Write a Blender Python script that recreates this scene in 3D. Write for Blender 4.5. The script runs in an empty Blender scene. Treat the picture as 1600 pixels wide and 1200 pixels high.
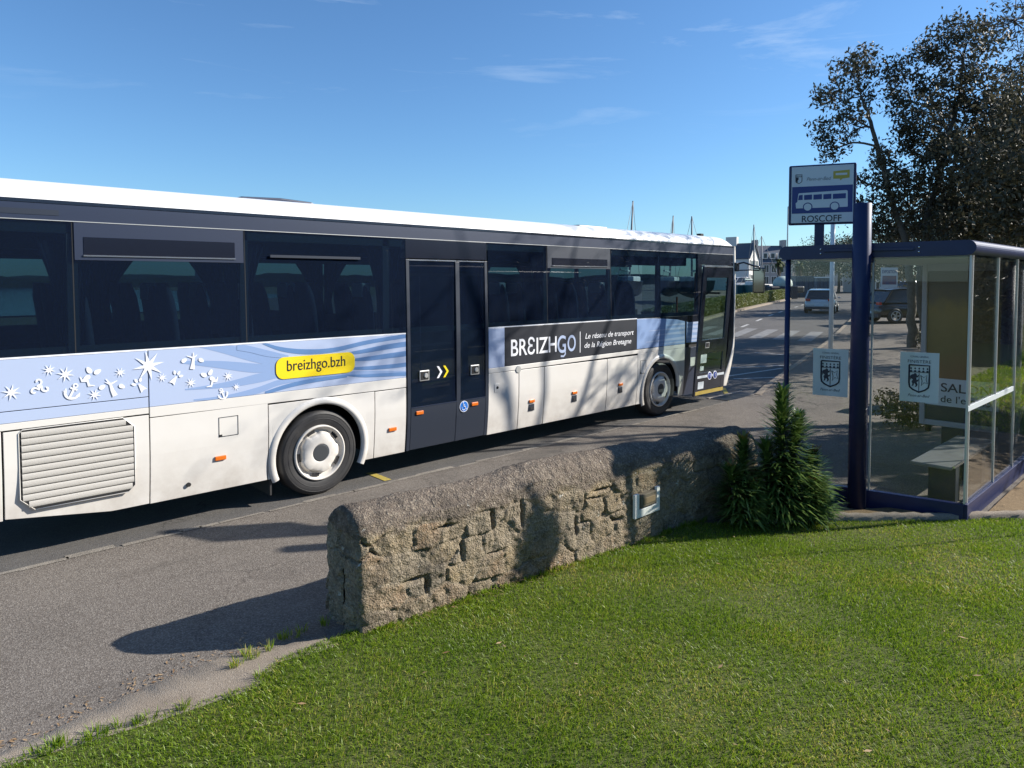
import bpy, bmesh, math, random
import numpy as np
from mathutils import Vector, Matrix
R = math.radians
random.seed(7); rng = np.random.default_rng(11)
sc = bpy.context.scene
COL = sc.collection

# ------------------------------------------------------------------ camera
F_PX, CX, CY = 1100.0, 800.0, 484.6
CAM = Vector((-4.1075, -7.4985, 2.5429)); YAW, PITCH = R(43.97), R(-2.40)
cd = bpy.data.cameras.new('camera'); cam = bpy.data.objects.new('camera', cd); COL.objects.link(cam)
cam.location = CAM; cam.rotation_euler = (math.pi/2+PITCH, 0, -YAW)
cd.sensor_width = 36; cd.lens = F_PX/1600*36; cd.shift_y = -(600-CY)/1600
cd.clip_start = .05; cd.clip_end = 6000
sc.camera = cam
# ------------------------------------------------------------------ light
SUN = Vector((1.32, -.86, .88)).normalized()
EL = math.asin(SUN.z); AZ = math.atan2(SUN.x, SUN.y)
w = bpy.data.worlds.new('World'); sc.world = w; w.use_nodes = True
nt = w.node_tree; nt.nodes.clear()
sky = nt.nodes.new('ShaderNodeTexSky'); sky.sky_type = 'NISHITA'; sky.sun_disc = False
sky.sun_elevation = EL; sky.sun_rotation = AZ; sky.altitude = 0
sky.air_density = 1.0; sky.dust_density = .3; sky.ozone_density = 4
bg = nt.nodes.new('ShaderNodeBackground'); bg.inputs[1].default_value = .104
out = nt.nodes.new('ShaderNodeOutputWorld')
tc = nt.nodes.new('ShaderNodeTexCoord')
# thin cirrus: noise stretched along a wind direction
mp = nt.nodes.new('ShaderNodeMapping'); mp.inputs['Rotation'].default_value = (R(4), R(-7), R(43)); mp.inputs['Scale'].default_value = (1.3, 3, 16)
mp.inputs['Location'].default_value = (.35, .2, 1.05)
nz = nt.nodes.new('ShaderNodeTexNoise'); nz.inputs['Scale'].default_value = 1.5; nz.inputs['Detail'].default_value = 7; nz.inputs['Roughness'].default_value = .62
nz.inputs['Distortion'].default_value = .5
cr = nt.nodes.new('ShaderNodeMapRange'); cr.inputs[1].default_value = .56; cr.inputs[2].default_value = .84; cr.inputs[4].default_value = .42
sp = nt.nodes.new('ShaderNodeSeparateXYZ')
el = nt.nodes.new('ShaderNodeMapRange'); el.inputs[1].default_value = .16; el.inputs[2].default_value = .30
ml = nt.nodes.new('ShaderNodeMath'); ml.operation = 'MULTIPLY'
mx = nt.nodes.new('ShaderNodeMix'); mx.data_type = 'RGBA'; mx.inputs[7].default_value = (4.8, 5.6, 6.5, 1)
L = nt.links.new
L(tc.outputs['Generated'], mp.inputs[0]); L(mp.outputs[0], nz.inputs['Vector']); L(nz.outputs[0], cr.inputs[0])
L(tc.outputs['Generated'], sp.inputs[0]); L(sp.outputs[2], el.inputs[0]); L(cr.outputs[0], ml.inputs[0]); L(el.outputs[0], ml.inputs[1])
L(ml.outputs[0], mx.inputs[0]); tn = nt.nodes.new('ShaderNodeMix'); tn.data_type = 'RGBA'; tn.blend_type = 'MULTIPLY'; tn.inputs[0].default_value = 1; tn.inputs[7].default_value = (.59, .785, .925, 1)
L(sky.outputs[0], tn.inputs[6]); L(tn.outputs[2], mx.inputs[6]); L(mx.outputs[2], bg.inputs[0]); L(bg.outputs[0], out.inputs[0])
ld = bpy.data.lights.new('sun', 'SUN'); ld.energy = 5.0; ld.angle = R(.53); ld.color = (1, .94, .855)
so = bpy.data.objects.new('sun', ld); COL.objects.link(so); so.rotation_euler = SUN.to_track_quat('Z', 'Y').to_euler()
sc.view_settings.view_transform = 'Standard'; sc.view_settings.look = 'None'; sc.view_settings.gamma = 1
sc.view_settings.exposure = 0.80
try:
    sc.cycles.max_bounces = 10; sc.cycles.transparent_max_bounces = 24; sc.cycles.use_denoising = True
except Exception: pass

# ------------------------------------------------------------------ pixel -> point helpers (used while measuring the place)
_fw = Vector((math.sin(YAW)*math.cos(PITCH), math.cos(YAW)*math.cos(PITCH), math.sin(PITCH)))
_rt = Vector((math.cos(YAW), -math.sin(YAW), 0)); _up = _rt.cross(_fw)
def ray(u, v): return _fw + _rt*((u-CX)/F_PX) - _up*((v-CY)/F_PX)
def on_y(u, v, y=0.): d = ray(u, v); return CAM + d*((y-CAM.y)/d.y)
def on_z(u, v, z=0.): d = ray(u, v); return CAM + d*((z-CAM.z)/d.z)
def at(u, v, D): return CAM + ray(u, v)*D
def on_plane(u, v, P, n): d = ray(u, v); return CAM + d*((Vector(P)-CAM).dot(n)/d.dot(n))
def SX(u, v): p = on_y(u, v); return (p.x, p.z)
def H(x):                                    # the road climbs gently ahead of the bus
    if x < 10: return 0.
    if x < 36: return .5*(x-10)/26
    return .5+.006*(x-36)

# ------------------------------------------------------------------ materials
def mat(name, col, rough=.6, metal=0., coat=0., bump=None, var=None, spec=.5):
    """bump=(scale,strength,distance)  var=(scale,amount,second colour)"""
    m = bpy.data.materials.new(name); m.use_nodes = True; n = m.node_tree.nodes; l = m.node_tree.links.new
    b = n['Principled BSDF']; b.inputs['Base Color'].default_value = (*col, 1); b.inputs['Roughness'].default_value = rough
    b.inputs['Metallic'].default_value = metal; b.inputs['Specular IOR Level'].default_value = spec
    if coat: b.inputs['Coat Weight'].default_value = coat; b.inputs['Coat Roughness'].default_value = .06
    t = n.new('ShaderNodeTexCoord')
    if var:
        nz = n.new('ShaderNodeTexNoise'); nz.inputs['Scale'].default_value = var[0]; nz.inputs['Detail'].default_value = 6; nz.inputs['Roughness'].default_value = .65
        l(t.outputs['Object'], nz.inputs['Vector'])
        mr = n.new('ShaderNodeMapRange'); mr.inputs[1].default_value = .35; mr.inputs[2].default_value = .7; mr.inputs[4].default_value = var[1]; l(nz.outputs[0], mr.inputs[0])
        mi = n.new('ShaderNodeMix'); mi.data_type = 'RGBA'; mi.inputs[6].default_value = (*col, 1); mi.inputs[7].default_value = (*var[2], 1)
        l(mr.outputs[0], mi.inputs[0]); l(mi.outputs[2], b.inputs['Base Color'])
    if bump:
        nb = n.new('ShaderNodeTexNoise'); nb.inputs['Scale'].default_value = bump[0]; nb.inputs['Detail'].default_value = 5
        l(t.outputs['Object'], nb.inputs['Vector'])
        bu = n.new('ShaderNodeBump'); bu.inputs['Strength'].default_value = bump[1]; bu.inputs['Distance'].default_value = bump[2]
        l(nb.outputs[0], bu.inputs['Height']); l(bu.outputs[0], b.inputs['Normal'])
    return m
def grime(m, z0, z1, col, amt):
    n, l, b = nodes_of(m); src = b.inputs['Base Color'].links[0].from_socket; t = n.new('ShaderNodeTexCoord'); sp_ = n.new('ShaderNodeSeparateXYZ'); l(t.outputs['Object'], sp_.inputs[0])
    nz = n.new('ShaderNodeTexNoise'); nz.inputs['Scale'].default_value = 2.5; nz.inputs['Detail'].default_value = 9; nz.inputs['Roughness'].default_value = .7; l(t.outputs['Object'], nz.inputs['Vector'])
    a = n.new('ShaderNodeMapRange'); a.inputs[1].default_value = z1; a.inputs[2].default_value = z0; a.inputs[4].default_value = amt; l(sp_.outputs[2], a.inputs[0])
    c = n.new('ShaderNodeMapRange'); c.inputs[1].default_value = .35; c.inputs[2].default_value = .7; l(nz.outputs[0], c.inputs[0]); q = n.new('ShaderNodeMath'); q.operation = 'MULTIPLY'; l(a.outputs[0], q.inputs[0]); l(c.outputs[0], q.inputs[1])
    mi = n.new('ShaderNodeMix'); mi.data_type = 'RGBA'; mi.inputs[7].default_value = (*col, 1); l(q.outputs[0], mi.inputs[0]); l(src, mi.inputs[6]); l(mi.outputs[2], b.inputs['Base Color'])
def nodes_of(m): return m.node_tree.nodes, m.node_tree.links.new, m.node_tree.nodes['Principled BSDF']

def glass(name, tint, ior=1.5, rough=0.0, dirt_sheen=0.0, dirt_sheen_col=(.5, .5, .45), dscale=3.5):
    m = bpy.data.materials.new(name); m.use_nodes = True; n = m.node_tree.nodes; l = m.node_tree.links.new; n.clear()
    o = n.new('ShaderNodeOutputMaterial'); tr = n.new('ShaderNodeBsdfTransparent'); tr.inputs[0].default_value = (*tint, 1)
    gl = n.new('ShaderNodeBsdfGlossy'); gl.inputs['Roughness'].default_value = rough
    lw = n.new('ShaderNodeLayerWeight'); lw.inputs[0].default_value = .5; pw_ = n.new('ShaderNodeMath'); pw_.operation = 'POWER'; pw_.inputs[1].default_value = 4.2
    l(lw.outputs['Facing'], pw_.inputs[0]); fr = n.new('ShaderNodeMath'); fr.operation = 'MULTIPLY_ADD'; f0 = ((ior-1)/(ior+1))**2; fr.inputs[1].default_value = 1-f0; fr.inputs[2].default_value = f0; l(pw_.outputs[0], fr.inputs[0]); mi = n.new('ShaderNodeMixShader')
    l(fr.outputs[0], mi.inputs[0]); l(tr.outputs[0], mi.inputs[1]); l(gl.outputs[0], mi.inputs[2])
    last = mi
    if dirt_sheen:
        t = n.new('ShaderNodeTexCoord'); nz = n.new('ShaderNodeTexNoise'); nz.inputs['Scale'].default_value = dscale; nz.inputs['Detail'].default_value = 8 if dscale > 1 else 1
        mr = n.new('ShaderNodeMapRange'); mr.inputs[1].default_value = .4; mr.inputs[2].default_value = .8; mr.inputs[3].default_value = dirt_sheen*(.35 if dscale > 1 else .75); mr.inputs[4].default_value = dirt_sheen
        df = n.new('ShaderNodeBsdfDiffuse'); df.inputs[0].default_value = (*dirt_sheen_col, 1); m2 = n.new('ShaderNodeMixShader')
        l(t.outputs['Object'], nz.inputs['Vector']); l(nz.outputs[0], mr.inputs[0]); l(mr.outputs[0], m2.inputs[0]); l(mi.outputs[0], m2.inputs[1]); l(df.outputs[0], m2.inputs[2]); last = m2
    l(last.outputs[0], o.inputs[0]); return m

def ground_mat(name, c1, c2, speck, speck_amt=.5, scale=220, stain=(.5, (.05, .05, .05), .25), bump=.6, patch=None):
    m = mat(name, c1, .9, spec=.25); n, l, b = nodes_of(m)
    t = n.new('ShaderNodeTexCoord')
    def noise(s, d=5, r=.6):
        z = n.new('ShaderNodeTexNoise'); z.inputs['Scale'].default_value = s; z.inputs['Detail'].default_value = d; z.inputs['Roughness'].default_value = r
        l(t.outputs['Object'], z.inputs['Vector']); return z
    def mr(src, a, bb, c=0., d=1.):
        q = n.new('ShaderNodeMapRange'); q.inputs[1].default_value = a; q.inputs[2].default_value = bb; q.inputs[3].default_value = c; q.inputs[4].default_value = d; l(src, q.inputs[0]); return q.outputs[0]
    def mix(f, A, B, mode='MIX'):
        q = n.new('ShaderNodeMix'); q.data_type = 'RGBA'; q.blend_type = mode
        l(f, q.inputs[0]) if hasattr(f, 'links') else q.inputs.__getitem__(0).__setattr__('default_value', f)
        for s, i in ((A, 6), (B, 7)):
            if isinstance(s, tuple): q.inputs[i].default_value = (*s, 1)
            else: l(s, q.inputs[i])
        return q.outputs[2]
    v = n.new('ShaderNodeTexVoronoi'); v.inputs['Scale'].default_value = scale; l(t.outputs['Object'], v.inputs['Vector'])
    hsv = n.new('ShaderNodeSeparateColor'); l(v.outputs['Color'], hsv.inputs[0])
    f1 = mr(hsv.outputs[0], .35, 1., 0, speck_amt)
    big = noise(.8, 7); c = mix(mr(big.outputs[0], .35, .68), c1, c2)
    c = mix(f1, c, speck)
    f2 = mr(hsv.outputs[1], .6, 1., 0, .55); c = mix(f2, c, tuple(x*.45 for x in c1))
    st = noise(stain[0], 8, .7); c = mix(mr(st.outputs[0], .52, .72, 0, stain[2]), c, stain[1])
    fine = noise(16, 8, .75); c = mix(mr(fine.outputs[0], .3, .75, .0, .35), c, tuple(x*1.5 for x in c2))
    if patch:                                     # hairline cracks and long pale dusty wheel tracks
        vo = n.new('ShaderNodeTexVoronoi'); vo.feature = 'DISTANCE_TO_EDGE'; vo.inputs['Scale'].default_value = .42
        dn = noise(2.2, 6, .7); vm = n.new('ShaderNodeVectorMath'); vm.operation = 'MULTIPLY_ADD'; vm.inputs[1].default_value = (.9, .9, 0); l(dn.outputs['Color'], vm.inputs[0]); l(t.outputs['Object'], vm.inputs[2]); l(vm.outputs[0], vo.inputs['Vector'])
        mk = noise(.3, 3); ck = n.new('ShaderNodeMath'); ck.operation = 'MULTIPLY'; l(mr(vo.outputs['Distance'], .0, .0055, .75, 0), ck.inputs[0]); l(mr(mk.outputs[0], .45, .55), ck.inputs[1])
        c = mix(ck.outputs[0], c, tuple(x*.25 for x in c1))
        mp_ = n.new('ShaderNodeMapping'); mp_.inputs['Scale'].default_value = (.22, 2.4, 1); mp_.inputs['Rotation'].default_value = (0, 0, R(-4)); l(t.outputs['Object'], mp_.inputs[0])
        tn_ = n.new('ShaderNodeTexNoise'); tn_.inputs['Scale'].default_value = 1.; tn_.inputs['Detail'].default_value = 6; tn_.inputs['Roughness'].default_value = .7; l(mp_.outputs[0], tn_.inputs['Vector'])
        c = mix(mr(tn_.outputs[0], .55, .75, 0, .45), c, tuple(x*1.6 for x in c2))
        c = mix(mr(tn_.outputs[0], .42, .25, 0, .5), c, tuple(x*.6 for x in c1))
    l(c, b.inputs['Base Color'])
    bu = n.new('ShaderNodeBump'); bu.inputs['Strength'].default_value = bump; bu.inputs['Distance'].default_value = .004
    l(v.outputs['Distance'], bu.inputs['Height']); l(bu.outputs[0], b.inputs['Normal'])
    return m

M = {}
M['white'] = mat('white_paint', (.72, .695, .65), .32, coat=.4, var=(1.6, .35, (.62, .59, .53)))
grime(M['white'], .3, .95, (.30, .25, .20), .55)
M['roofwhite'] = mat('white_roof', (.84, .83, .80), .35, coat=.3)
M['blue'] = mat('livery_blue', (.26, .37, .60), .3, coat=.5)
M['blue2'] = mat('livery_dark_blue', (.13, .245, .47), .3, coat=.5)
M['blue3'] = mat('livery_light_blue', (.43, .51, .69), .3, coat=.5)
M['decal'] = mat('white_decal', (.82, .83, .86), .4)
M['yellow'] = mat('yellow_decal', (.88, .66, .015), .4)
M['blacktext'] = mat('dark_lettering', (.010, .013, .022), .5)
M['black'] = mat('black_body', (.010, .012, .022), .22, coat=.5)
M['grey'] = mat('grey_body', (.022, .031, .060), .40, coat=.15)
M['darkgrey'] = mat('dark_grey_panel', (.020, .027, .043), .45)
M['seam'] = mat('dark_seam', (.012, .012, .013), .8)
M['rubber'] = mat('rubber', (.022, .022, .024), .62, bump=(60, .2, .004), var=(9, .5, (.05, .047, .043)))
M['rim'] = mat('white_rim', (.66, .63, .58), .65, var=(14, .5, (.5, .46, .4)))
M['hub'] = mat('hub_grey', (.035, .04, .045), .6)
M['chrome'] = mat('bright_metal', (.62, .62, .64), .25, metal=.9)
M['alu'] = mat('aluminium', (.50, .50, .48), .42, metal=.4)
M['orange'] = mat('orange_lens', (.70, .16, .015), .25, coat=.5)
M['grille'] = mat('grille_mesh', (.47, .45, .41), .85, bump=(150, .6, .004))
M['fabric'] = mat('seat_fabric', (.035, .04, .065), .9)
M['cover'] = mat('headrest_cover', (.42, .45, .44), .9)
M['curtain'] = mat('curtain', (.02, .026, .05), .95)
M['inner'] = mat('interior_plastic', (.045, .05, .06), .8)
M['busglass'] = glass('tinted_glass', (.18, .28, .32), 1.5, dirt_sheen=.075, dirt_sheen_col=(.09, .15, .32), dscale=.35)  # navy diffuse painted into the glass, standing in for a bluish reflected sheen
M['clear'] = glass('clear_glass', (.72, .80, .78), 1.45)
M['shelterglass'] = glass('shelter_glass', (.965, .975, .965), 1.42, dirt_sheen=.008)
M['mirror'] = mat('mirror_glass', (.30, .30, .32), .05, metal=1.)
M['navy'] = mat('navy_paint', (.005, .012, .062), .45, coat=.12, bump=(35, .06, .003), var=(5, .4, (.010, .022, .10)), spec=.35)
M['signblue'] = mat('sign_blue', (.012, .03, .17), .4)
M['signwhite'] = mat('sign_white', (.55, .60, .63), .45)
M['frost'] = mat('frosted_sticker', (.56, .60, .60), .5, var=(7, .5, (.46, .51, .52)))
M['ink'] = mat('black_ink', (.012, .014, .03), .5)
M['dirtyyellow'] = mat('faded_yellow', (.36, .26, .03), .6, var=(20, .8, (.3, .22, .05)))
M['bench'] = mat('bench_slab', (.17, .18, .18), .45, var=(6, .6, (.11, .11, .11)))
M['bark'] = mat('bark', (.075, .062, .048), .9, bump=(14, .8, .02), var=(8, .7, (.14, .12, .10)))
M['palebark'] = mat('pale_bark', (.20, .17, .14), .9, bump=(14, .8, .02), var=(8, .7, (.1, .08, .065)))
M['slate'] = mat('slate_roof', (.085, .098, .125), .7, var=(3, .6, (.06, .07, .09)))
M['render'] = mat('white_render', (.66, .64, .60), .9, var=(.5, .5, (.52, .50, .47)))
M['greyrender'] = mat('grey_stone_house', (.36, .34, .33), .9, var=(.8, .6, (.28, .27, .27)))
M['pane'] = mat('window_pane', (.03, .04, .055), .12)
M['concrete'] = mat('concrete', (.30, .27, .24), .9, bump=(30, .5, .01), var=(5, .8, (.20, .175, .15)))
M['white_line'] = mat('road_paint', (.50, .49, .46), .85, var=(12, .8, (.24, .23, .22)))
M['yellow_line'] = mat('yellow_road_paint', (.50, .38, .05), .85, var=(25, .7, (.2, .17, .1)))
M['carwhite'] = mat('car_paint_pale', (.50, .50, .50), .3, coat=.6)
M['cardark'] = mat('car_paint_dark', (.02, .021, .024), .3, coat=.6)
M['red'] = mat('tail_lamp', (.45, .02, .02), .25, coat=.4)
M['container'] = mat('blue_container', (.025, .07, .125), .6, var=(3, .5, (.03, .05, .08)))
M['mast'] = mat('weathered_mast', (.16, .17, .18), .6)
M['shaded_line'] = mat('shaded_crossing_paint', (.22, .22, .215), .9, var=(4, .9, (.12, .115, .11)))  # patchy road paint, base darkened to put the shade over the crossing into it
M['hedgecore'] = mat('hedge_core_dark', (.02, .03, .01), .9)
M['teal'] = mat('teal_paint', (.015, .08, .09), .6)
M['hull'] = mat('dark_hull', (.02, .022, .03), .4)
M['palegreen'] = mat('sail_cover', (.35, .42, .38), .7)
M['asphalt'] = ground_mat('road_asphalt', (.072, .068, .065), (.10, .094, .088), (.25, .235, .21), .45, 150, (.35, (.055, .052, .05), .5), patch=1)
M['pavement'] = ground_mat('pavement_asphalt', (.094, .080, .068), (.132, .113, .096), (.36, .33, .285), .55, 120, (.45, (.05, .046, .042), .8), patch=1)
M['kerb'] = ground_mat('kerb_concrete', (.20, .165, .13), (.26, .215, .165), (.46, .41, .34), .4, 160, (2., (.12, .09, .065), .6))
M['joint'] = ground_mat('pale_joint', (.12, .105, .09), (.24, .215, .18), (.42, .38, .32), .5, 120, (3.5, (.065, .057, .05), 1.))
M['earth'] = ground_mat('earth', (.13, .085, .045), (.20, .14, .075), (.3, .23, .13), .4, 90, (3., (.05, .035, .02), .6))
M['soil'] = ground_mat('lawn_soil', (.07, .085, .02), (.09, .11, .025), (.12, .10, .05), .4, 90, (3., (.03, .03, .012), .6))
M['field'] = ground_mat('field', (.10, .105, .05), (.14, .13, .07), (.2, .18, .1), .3, 6, (.02, (.06, .08, .03), .6))
M['water'] = mat('water', (.03, .07, .10), .12)

def leafmat(name, c1, c2, c3=None, rough=.45, trans=.25, nscale=.8):
    m = mat(name, c1, rough, spec=.5); n, l, b = nodes_of(m)
    g = n.new('ShaderNodeNewGeometry'); r = n.new('ShaderNodeValToRGB')
    r.color_ramp.elements[0].color = (*c1, 1); r.color_ramp.elements[1].color = (*c2, 1)
    if c3: e = r.color_ramp.elements.new(.88); e.color = (*c2, 1); r.color_ramp.elements[-1].color = (*c3, 1)
    t = n.new('ShaderNodeTexCoord'); nz = n.new('ShaderNodeTexNoise'); nz.inputs['Scale'].default_value = nscale; nz.inputs['Detail'].default_value = 4
    l(t.outputs['Object'], nz.inputs['Vector'])
    mr = n.new('ShaderNodeMapRange'); mr.inputs[1].default_value = .3; mr.inputs[2].default_value = .7; mr.inputs[3].default_value = -.28; mr.inputs[4].default_value = .28; l(nz.outputs[0], mr.inputs[0])
    a = n.new('ShaderNodeMath'); l(g.outputs['Random Per Island'], a.inputs[0]); l(mr.outputs[0], a.inputs[1]); l(a.outputs[0], r.inputs[0]); l(r.outputs[0], b.inputs['Base Color'])
    tl = n.new('ShaderNodeBsdfTranslucent'); l(r.outputs[0], tl.inputs[0]); mi = n.new('ShaderNodeMixShader'); mi.inputs[0].default_value = trans
    o = n['Material Output']; l(b.outputs[0], mi.inputs[1]); l(tl.outputs[0], mi.inputs[2]); l(mi.outputs[0], o.inputs[0]); return m
M['grass'] = leafmat('grass_blades', (.105, .20, .010), (.26, .36, .020), (.46, .40, .10), .45, .45, 1.1)
M['leaf'] = leafmat('dark_leaves', (.040, .040, .022), (.095, .085, .048), (.17, .15, .10), .62, .22, .5)
M['hedgeleaf'] = leafmat('hedge_leaves', (.07, .10, .02), (.16, .18, .04), (.26, .24, .09), .5, .3, .6)
M['echium'] = leafmat('spiky_leaves', (.07, .13, .03), (.16, .24, .055), (.30, .36, .12), .33, .25, 3.)
M['tip'] = leafmat('leaf_tips', (.16, .20, .03), (.30, .16, .05), None, .45, .3, 3.)
M['farleaf'] = leafmat('far_foliage', (.045, .065, .05), (.085, .105, .07), None, .7, .2, .2)
M['dry'] = leafmat('dry_leaves', (.22, .12, .05), (.42, .30, .17), None, .7, .1, 2.)

# ------------------------------------------------------------------ mesh builder
class MB:
    def __init__(s): s.v = []; s.f = []; s.sm = False
    def add(s, vs, fs):
        o = len(s.v); s.v += [tuple(p) for p in vs]; s.f += [tuple(o+i for i in f) for f in fs]; return s
    def box(s, x0, x1, y0, y1, z0, z1):
        return s.add([(x0,y0,z0),(x1,y0,z0),(x1,y1,z0),(x0,y1,z0),(x0,y0,z1),(x1,y0,z1),(x1,y1,z1),(x0,y1,z1)],
                     [(0,3,2,1),(4,5,6,7),(0,1,5,4),(1,2,6,5),(2,3,7,6),(3,0,4,7)])
    def obox(s, c, ax, ay, az):
        c, ax, ay, az = map(Vector, (c, ax, ay, az)); P = []
        for k in (-1, 1):
            for i, j in ((-1,-1),(1,-1),(1,1),(-1,1)): P.append(c+ax*i+ay*j+az*k)
        return s.add(P, [(0,3,2,1),(4,5,6,7),(0,1,5,4),(1,2,6,5),(2,3,7,6),(3,0,4,7)])
    def tube(s, pts, r, n=8, cap=True):
        pts = [Vector(p) for p in pts]; rr = r if isinstance(r, (list, tuple)) else [r]*len(pts)
        o = len(s.v); u = None
        for i, p in enumerate(pts):
            d = (pts[min(i+1, len(pts)-1)]-pts[max(i-1, 0)]).normalized()
            if u is None: u = d.orthogonal().normalized()
            else: u = (u-d*u.dot(d)).normalized()
            w = d.cross(u)
            for k in range(n):
                a = 2*math.pi*k/n; s.v.append(tuple(p+(u*math.cos(a)+w*math.sin(a))*rr[i]))
        for i in range(len(pts)-1):
            for k in range(n): s.f.append((o+i*n+k, o+i*n+(k+1)%n, o+(i+1)*n+(k+1)%n, o+(i+1)*n+k))
        if cap: s.f.append(tuple(o+k for k in range(n))[::-1]); s.f.append(tuple(o+(len(pts)-1)*n+k for k in range(n)))
        return s
    def prism(s, poly, A, U, V, N, t):           # polygon (u,v) in plane A+uU+vV, extruded by t along N
        A, U, V, N = map(Vector, (A, U, V, N)); n = len(poly); P = [A+U*a+V*b for a, b in poly]
        return s.add(P+[p+N*t for p in P], [tuple(range(n))[::-1], tuple(range(n, 2*n))]+[(i,(i+1)%n,n+(i+1)%n,n+i) for i in range(n)])
    def lathe(s, prof, c, axis='y', n=40):      # prof (radius, along)
        o = len(s.v)
        for r, h in prof:
            for k in range(n):
                a = 2*math.pi*k/n; x, z = r*math.cos(a), r*math.sin(a)
                s.v.append((c[0]+x, c[1]+h, c[2]+z) if axis == 'y' else (c[0]+x, c[1]+z, c[2]+h))
        for i in range(len(prof)-1):
            for k in range(n): s.f.append((o+i*n+k, o+(i+1)*n+k, o+(i+1)*n+(k+1)%n, o+i*n+(k+1)%n))
        return s
    def ell(s, c, r, n=10, m=6):
        o = len(s.v)
        for j in range(m+1):
            th = math.pi*j/m
            for k in range(n):
                a = 2*math.pi*k/n; s.v.append((c[0]+r[0]*math.sin(th)*math.cos(a), c[1]+r[1]*math.sin(th)*math.sin(a), c[2]+r[2]*math.cos(th)))
        for j in range(m):
            for k in range(n): s.f.append((o+j*n+k, o+(j+1)*n+k, o+(j+1)*n+(k+1)%n, o+j*n+(k+1)%n))
        return s
    def build(s, name, m, parent=None, smooth=False, bevel=0, origin=None):
        me = bpy.data.meshes.new(name); me.from_pydata(s.v, [], s.f); me.materials.append(m)
        bm = bmesh.new(); bm.from_mesh(me); bmesh.ops.recalc_face_normals(bm, faces=bm.faces); bm.to_mesh(me); bm.free()
        if smooth: me.shade_smooth()
        o = bpy.data.objects.new(name, me); COL.objects.link(o)
        if parent: o.parent = parent; o.matrix_parent_inverse = Matrix.Translation(-parent.location)
        if bevel:
            b = o.modifiers.new('bevel', 'BEVEL'); b.width = bevel; b.segments = 2; b.limit_method = 'ANGLE'; b.angle_limit = R(40)
            b.harden_normals = False
        return o
def npmesh(name, V, faces_n, idx, m, parent=None, smooth=False):
    me = bpy.data.meshes.new(name); me.vertices.add(len(V)); me.vertices.foreach_set('co', np.ascontiguousarray(V, dtype=np.float32).ravel())
    idx = np.ascontiguousarray(idx, dtype=np.int32); nl = len(idx); me.loops.add(nl); me.loops.foreach_set('vertex_index', idx)
    st = np.concatenate([[0], np.cumsum(faces_n)[:-1]]).astype(np.int32); me.polygons.add(len(faces_n)); me.polygons.foreach_set('loop_start', st)
    me.polygons.foreach_set('loop_total', np.asarray(faces_n, dtype=np.int32)); me.update(calc_edges=True); me.validate(); me.materials.append(m)
    if smooth: me.shade_smooth()
    o = bpy.data.objects.new(name, me); COL.objects.link(o)
    if parent: o.parent = parent; o.matrix_parent_inverse = Matrix.Translation(-parent.location)
    return o
def tag(o, label=None, cat=None, group=None, kind=None):
    if label: o['label'] = label
    if cat: o['category'] = cat
    if group: o['group'] = group
    if kind: o['kind'] = kind
    return o
def thing(name, label, cat, loc=(0, 0, 0), group=None, rz=0):
    o = bpy.data.objects.new(name, None); COL.objects.link(o); o.location = loc; o.rotation_euler = (0, 0, rz); o.empty_display_size = .2
    return tag(o, label, cat, group)
def text(name, body, m, parent, origin, U, V, width=None, height=None, shear=0., thick=.0015, align='LEFT', bold=0.):
    """lettering as a thin mesh: origin = lower left, U/V = unit directions, fitted to width and cap height"""
    cu = bpy.data.curves.new(name, 'FONT'); cu.body = body; cu.shear = shear; cu.offset = bold
    t = bpy.data.objects.new(name, cu); COL.objects.link(t)
    dg = bpy.context.evaluated_depsgraph_get(); dg.update()
    me = bpy.data.meshes.new_from_object(t.evaluated_get(dg)); bpy.data.objects.remove(t)
    co = [v.co.copy() for v in me.vertices]
    x0, x1 = min(c.x for c in co), max(c.x for c in co); sy = height/.70; sx = width/(x1-x0) if width else sy
    U, V = Vector(U).normalized(), Vector(V).normalized(); N = U.cross(V)
    off = -.5*(x1-x0)*sx if align == 'CENTER' else 0
    for v, c in zip(me.vertices, co): v.co = Vector(origin)+U*((c.x-x0)*sx+off)+V*(c.y*sy)+N*thick
    me.materials.clear(); me.materials.append(m)
    o = bpy.data.objects.new(name, me); COL.objects.link(o)
    if parent: o.parent = parent; o.matrix_parent_inverse = Matrix.Translation(-parent.location)
    return o

# value noise for modelled relief
def _h(ix, iy, s): 
    n = (ix.astype(np.int64)*374761393 + iy.astype(np.int64)*668265263 + s*1442695041) & 0x7fffffff
    n = ((n ^ (n >> 13))*1274126177) & 0x7fffffff; return ((n ^ (n >> 16)) & 0xffff)/65535.
def vnoise(x, y, s=0):
    ix, iy = np.floor(x), np.floor(y); fx, fy = x-ix, y-iy; fx = fx*fx*(3-2*fx); fy = fy*fy*(3-2*fy)
    a, b, c, d = _h(ix, iy, s), _h(ix+1, iy, s), _h(ix, iy+1, s), _h(ix+1, iy+1, s)
    return (a*(1-fx)+b*fx)*(1-fy)+(c*(1-fx)+d*fx)*fy
def fbm(x, y, s=0, o=4):
    r = 0; a = .5
    for i in range(o): r = r+a*vnoise(x*2**i, y*2**i, s+i); a *= .5
    return r

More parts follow.
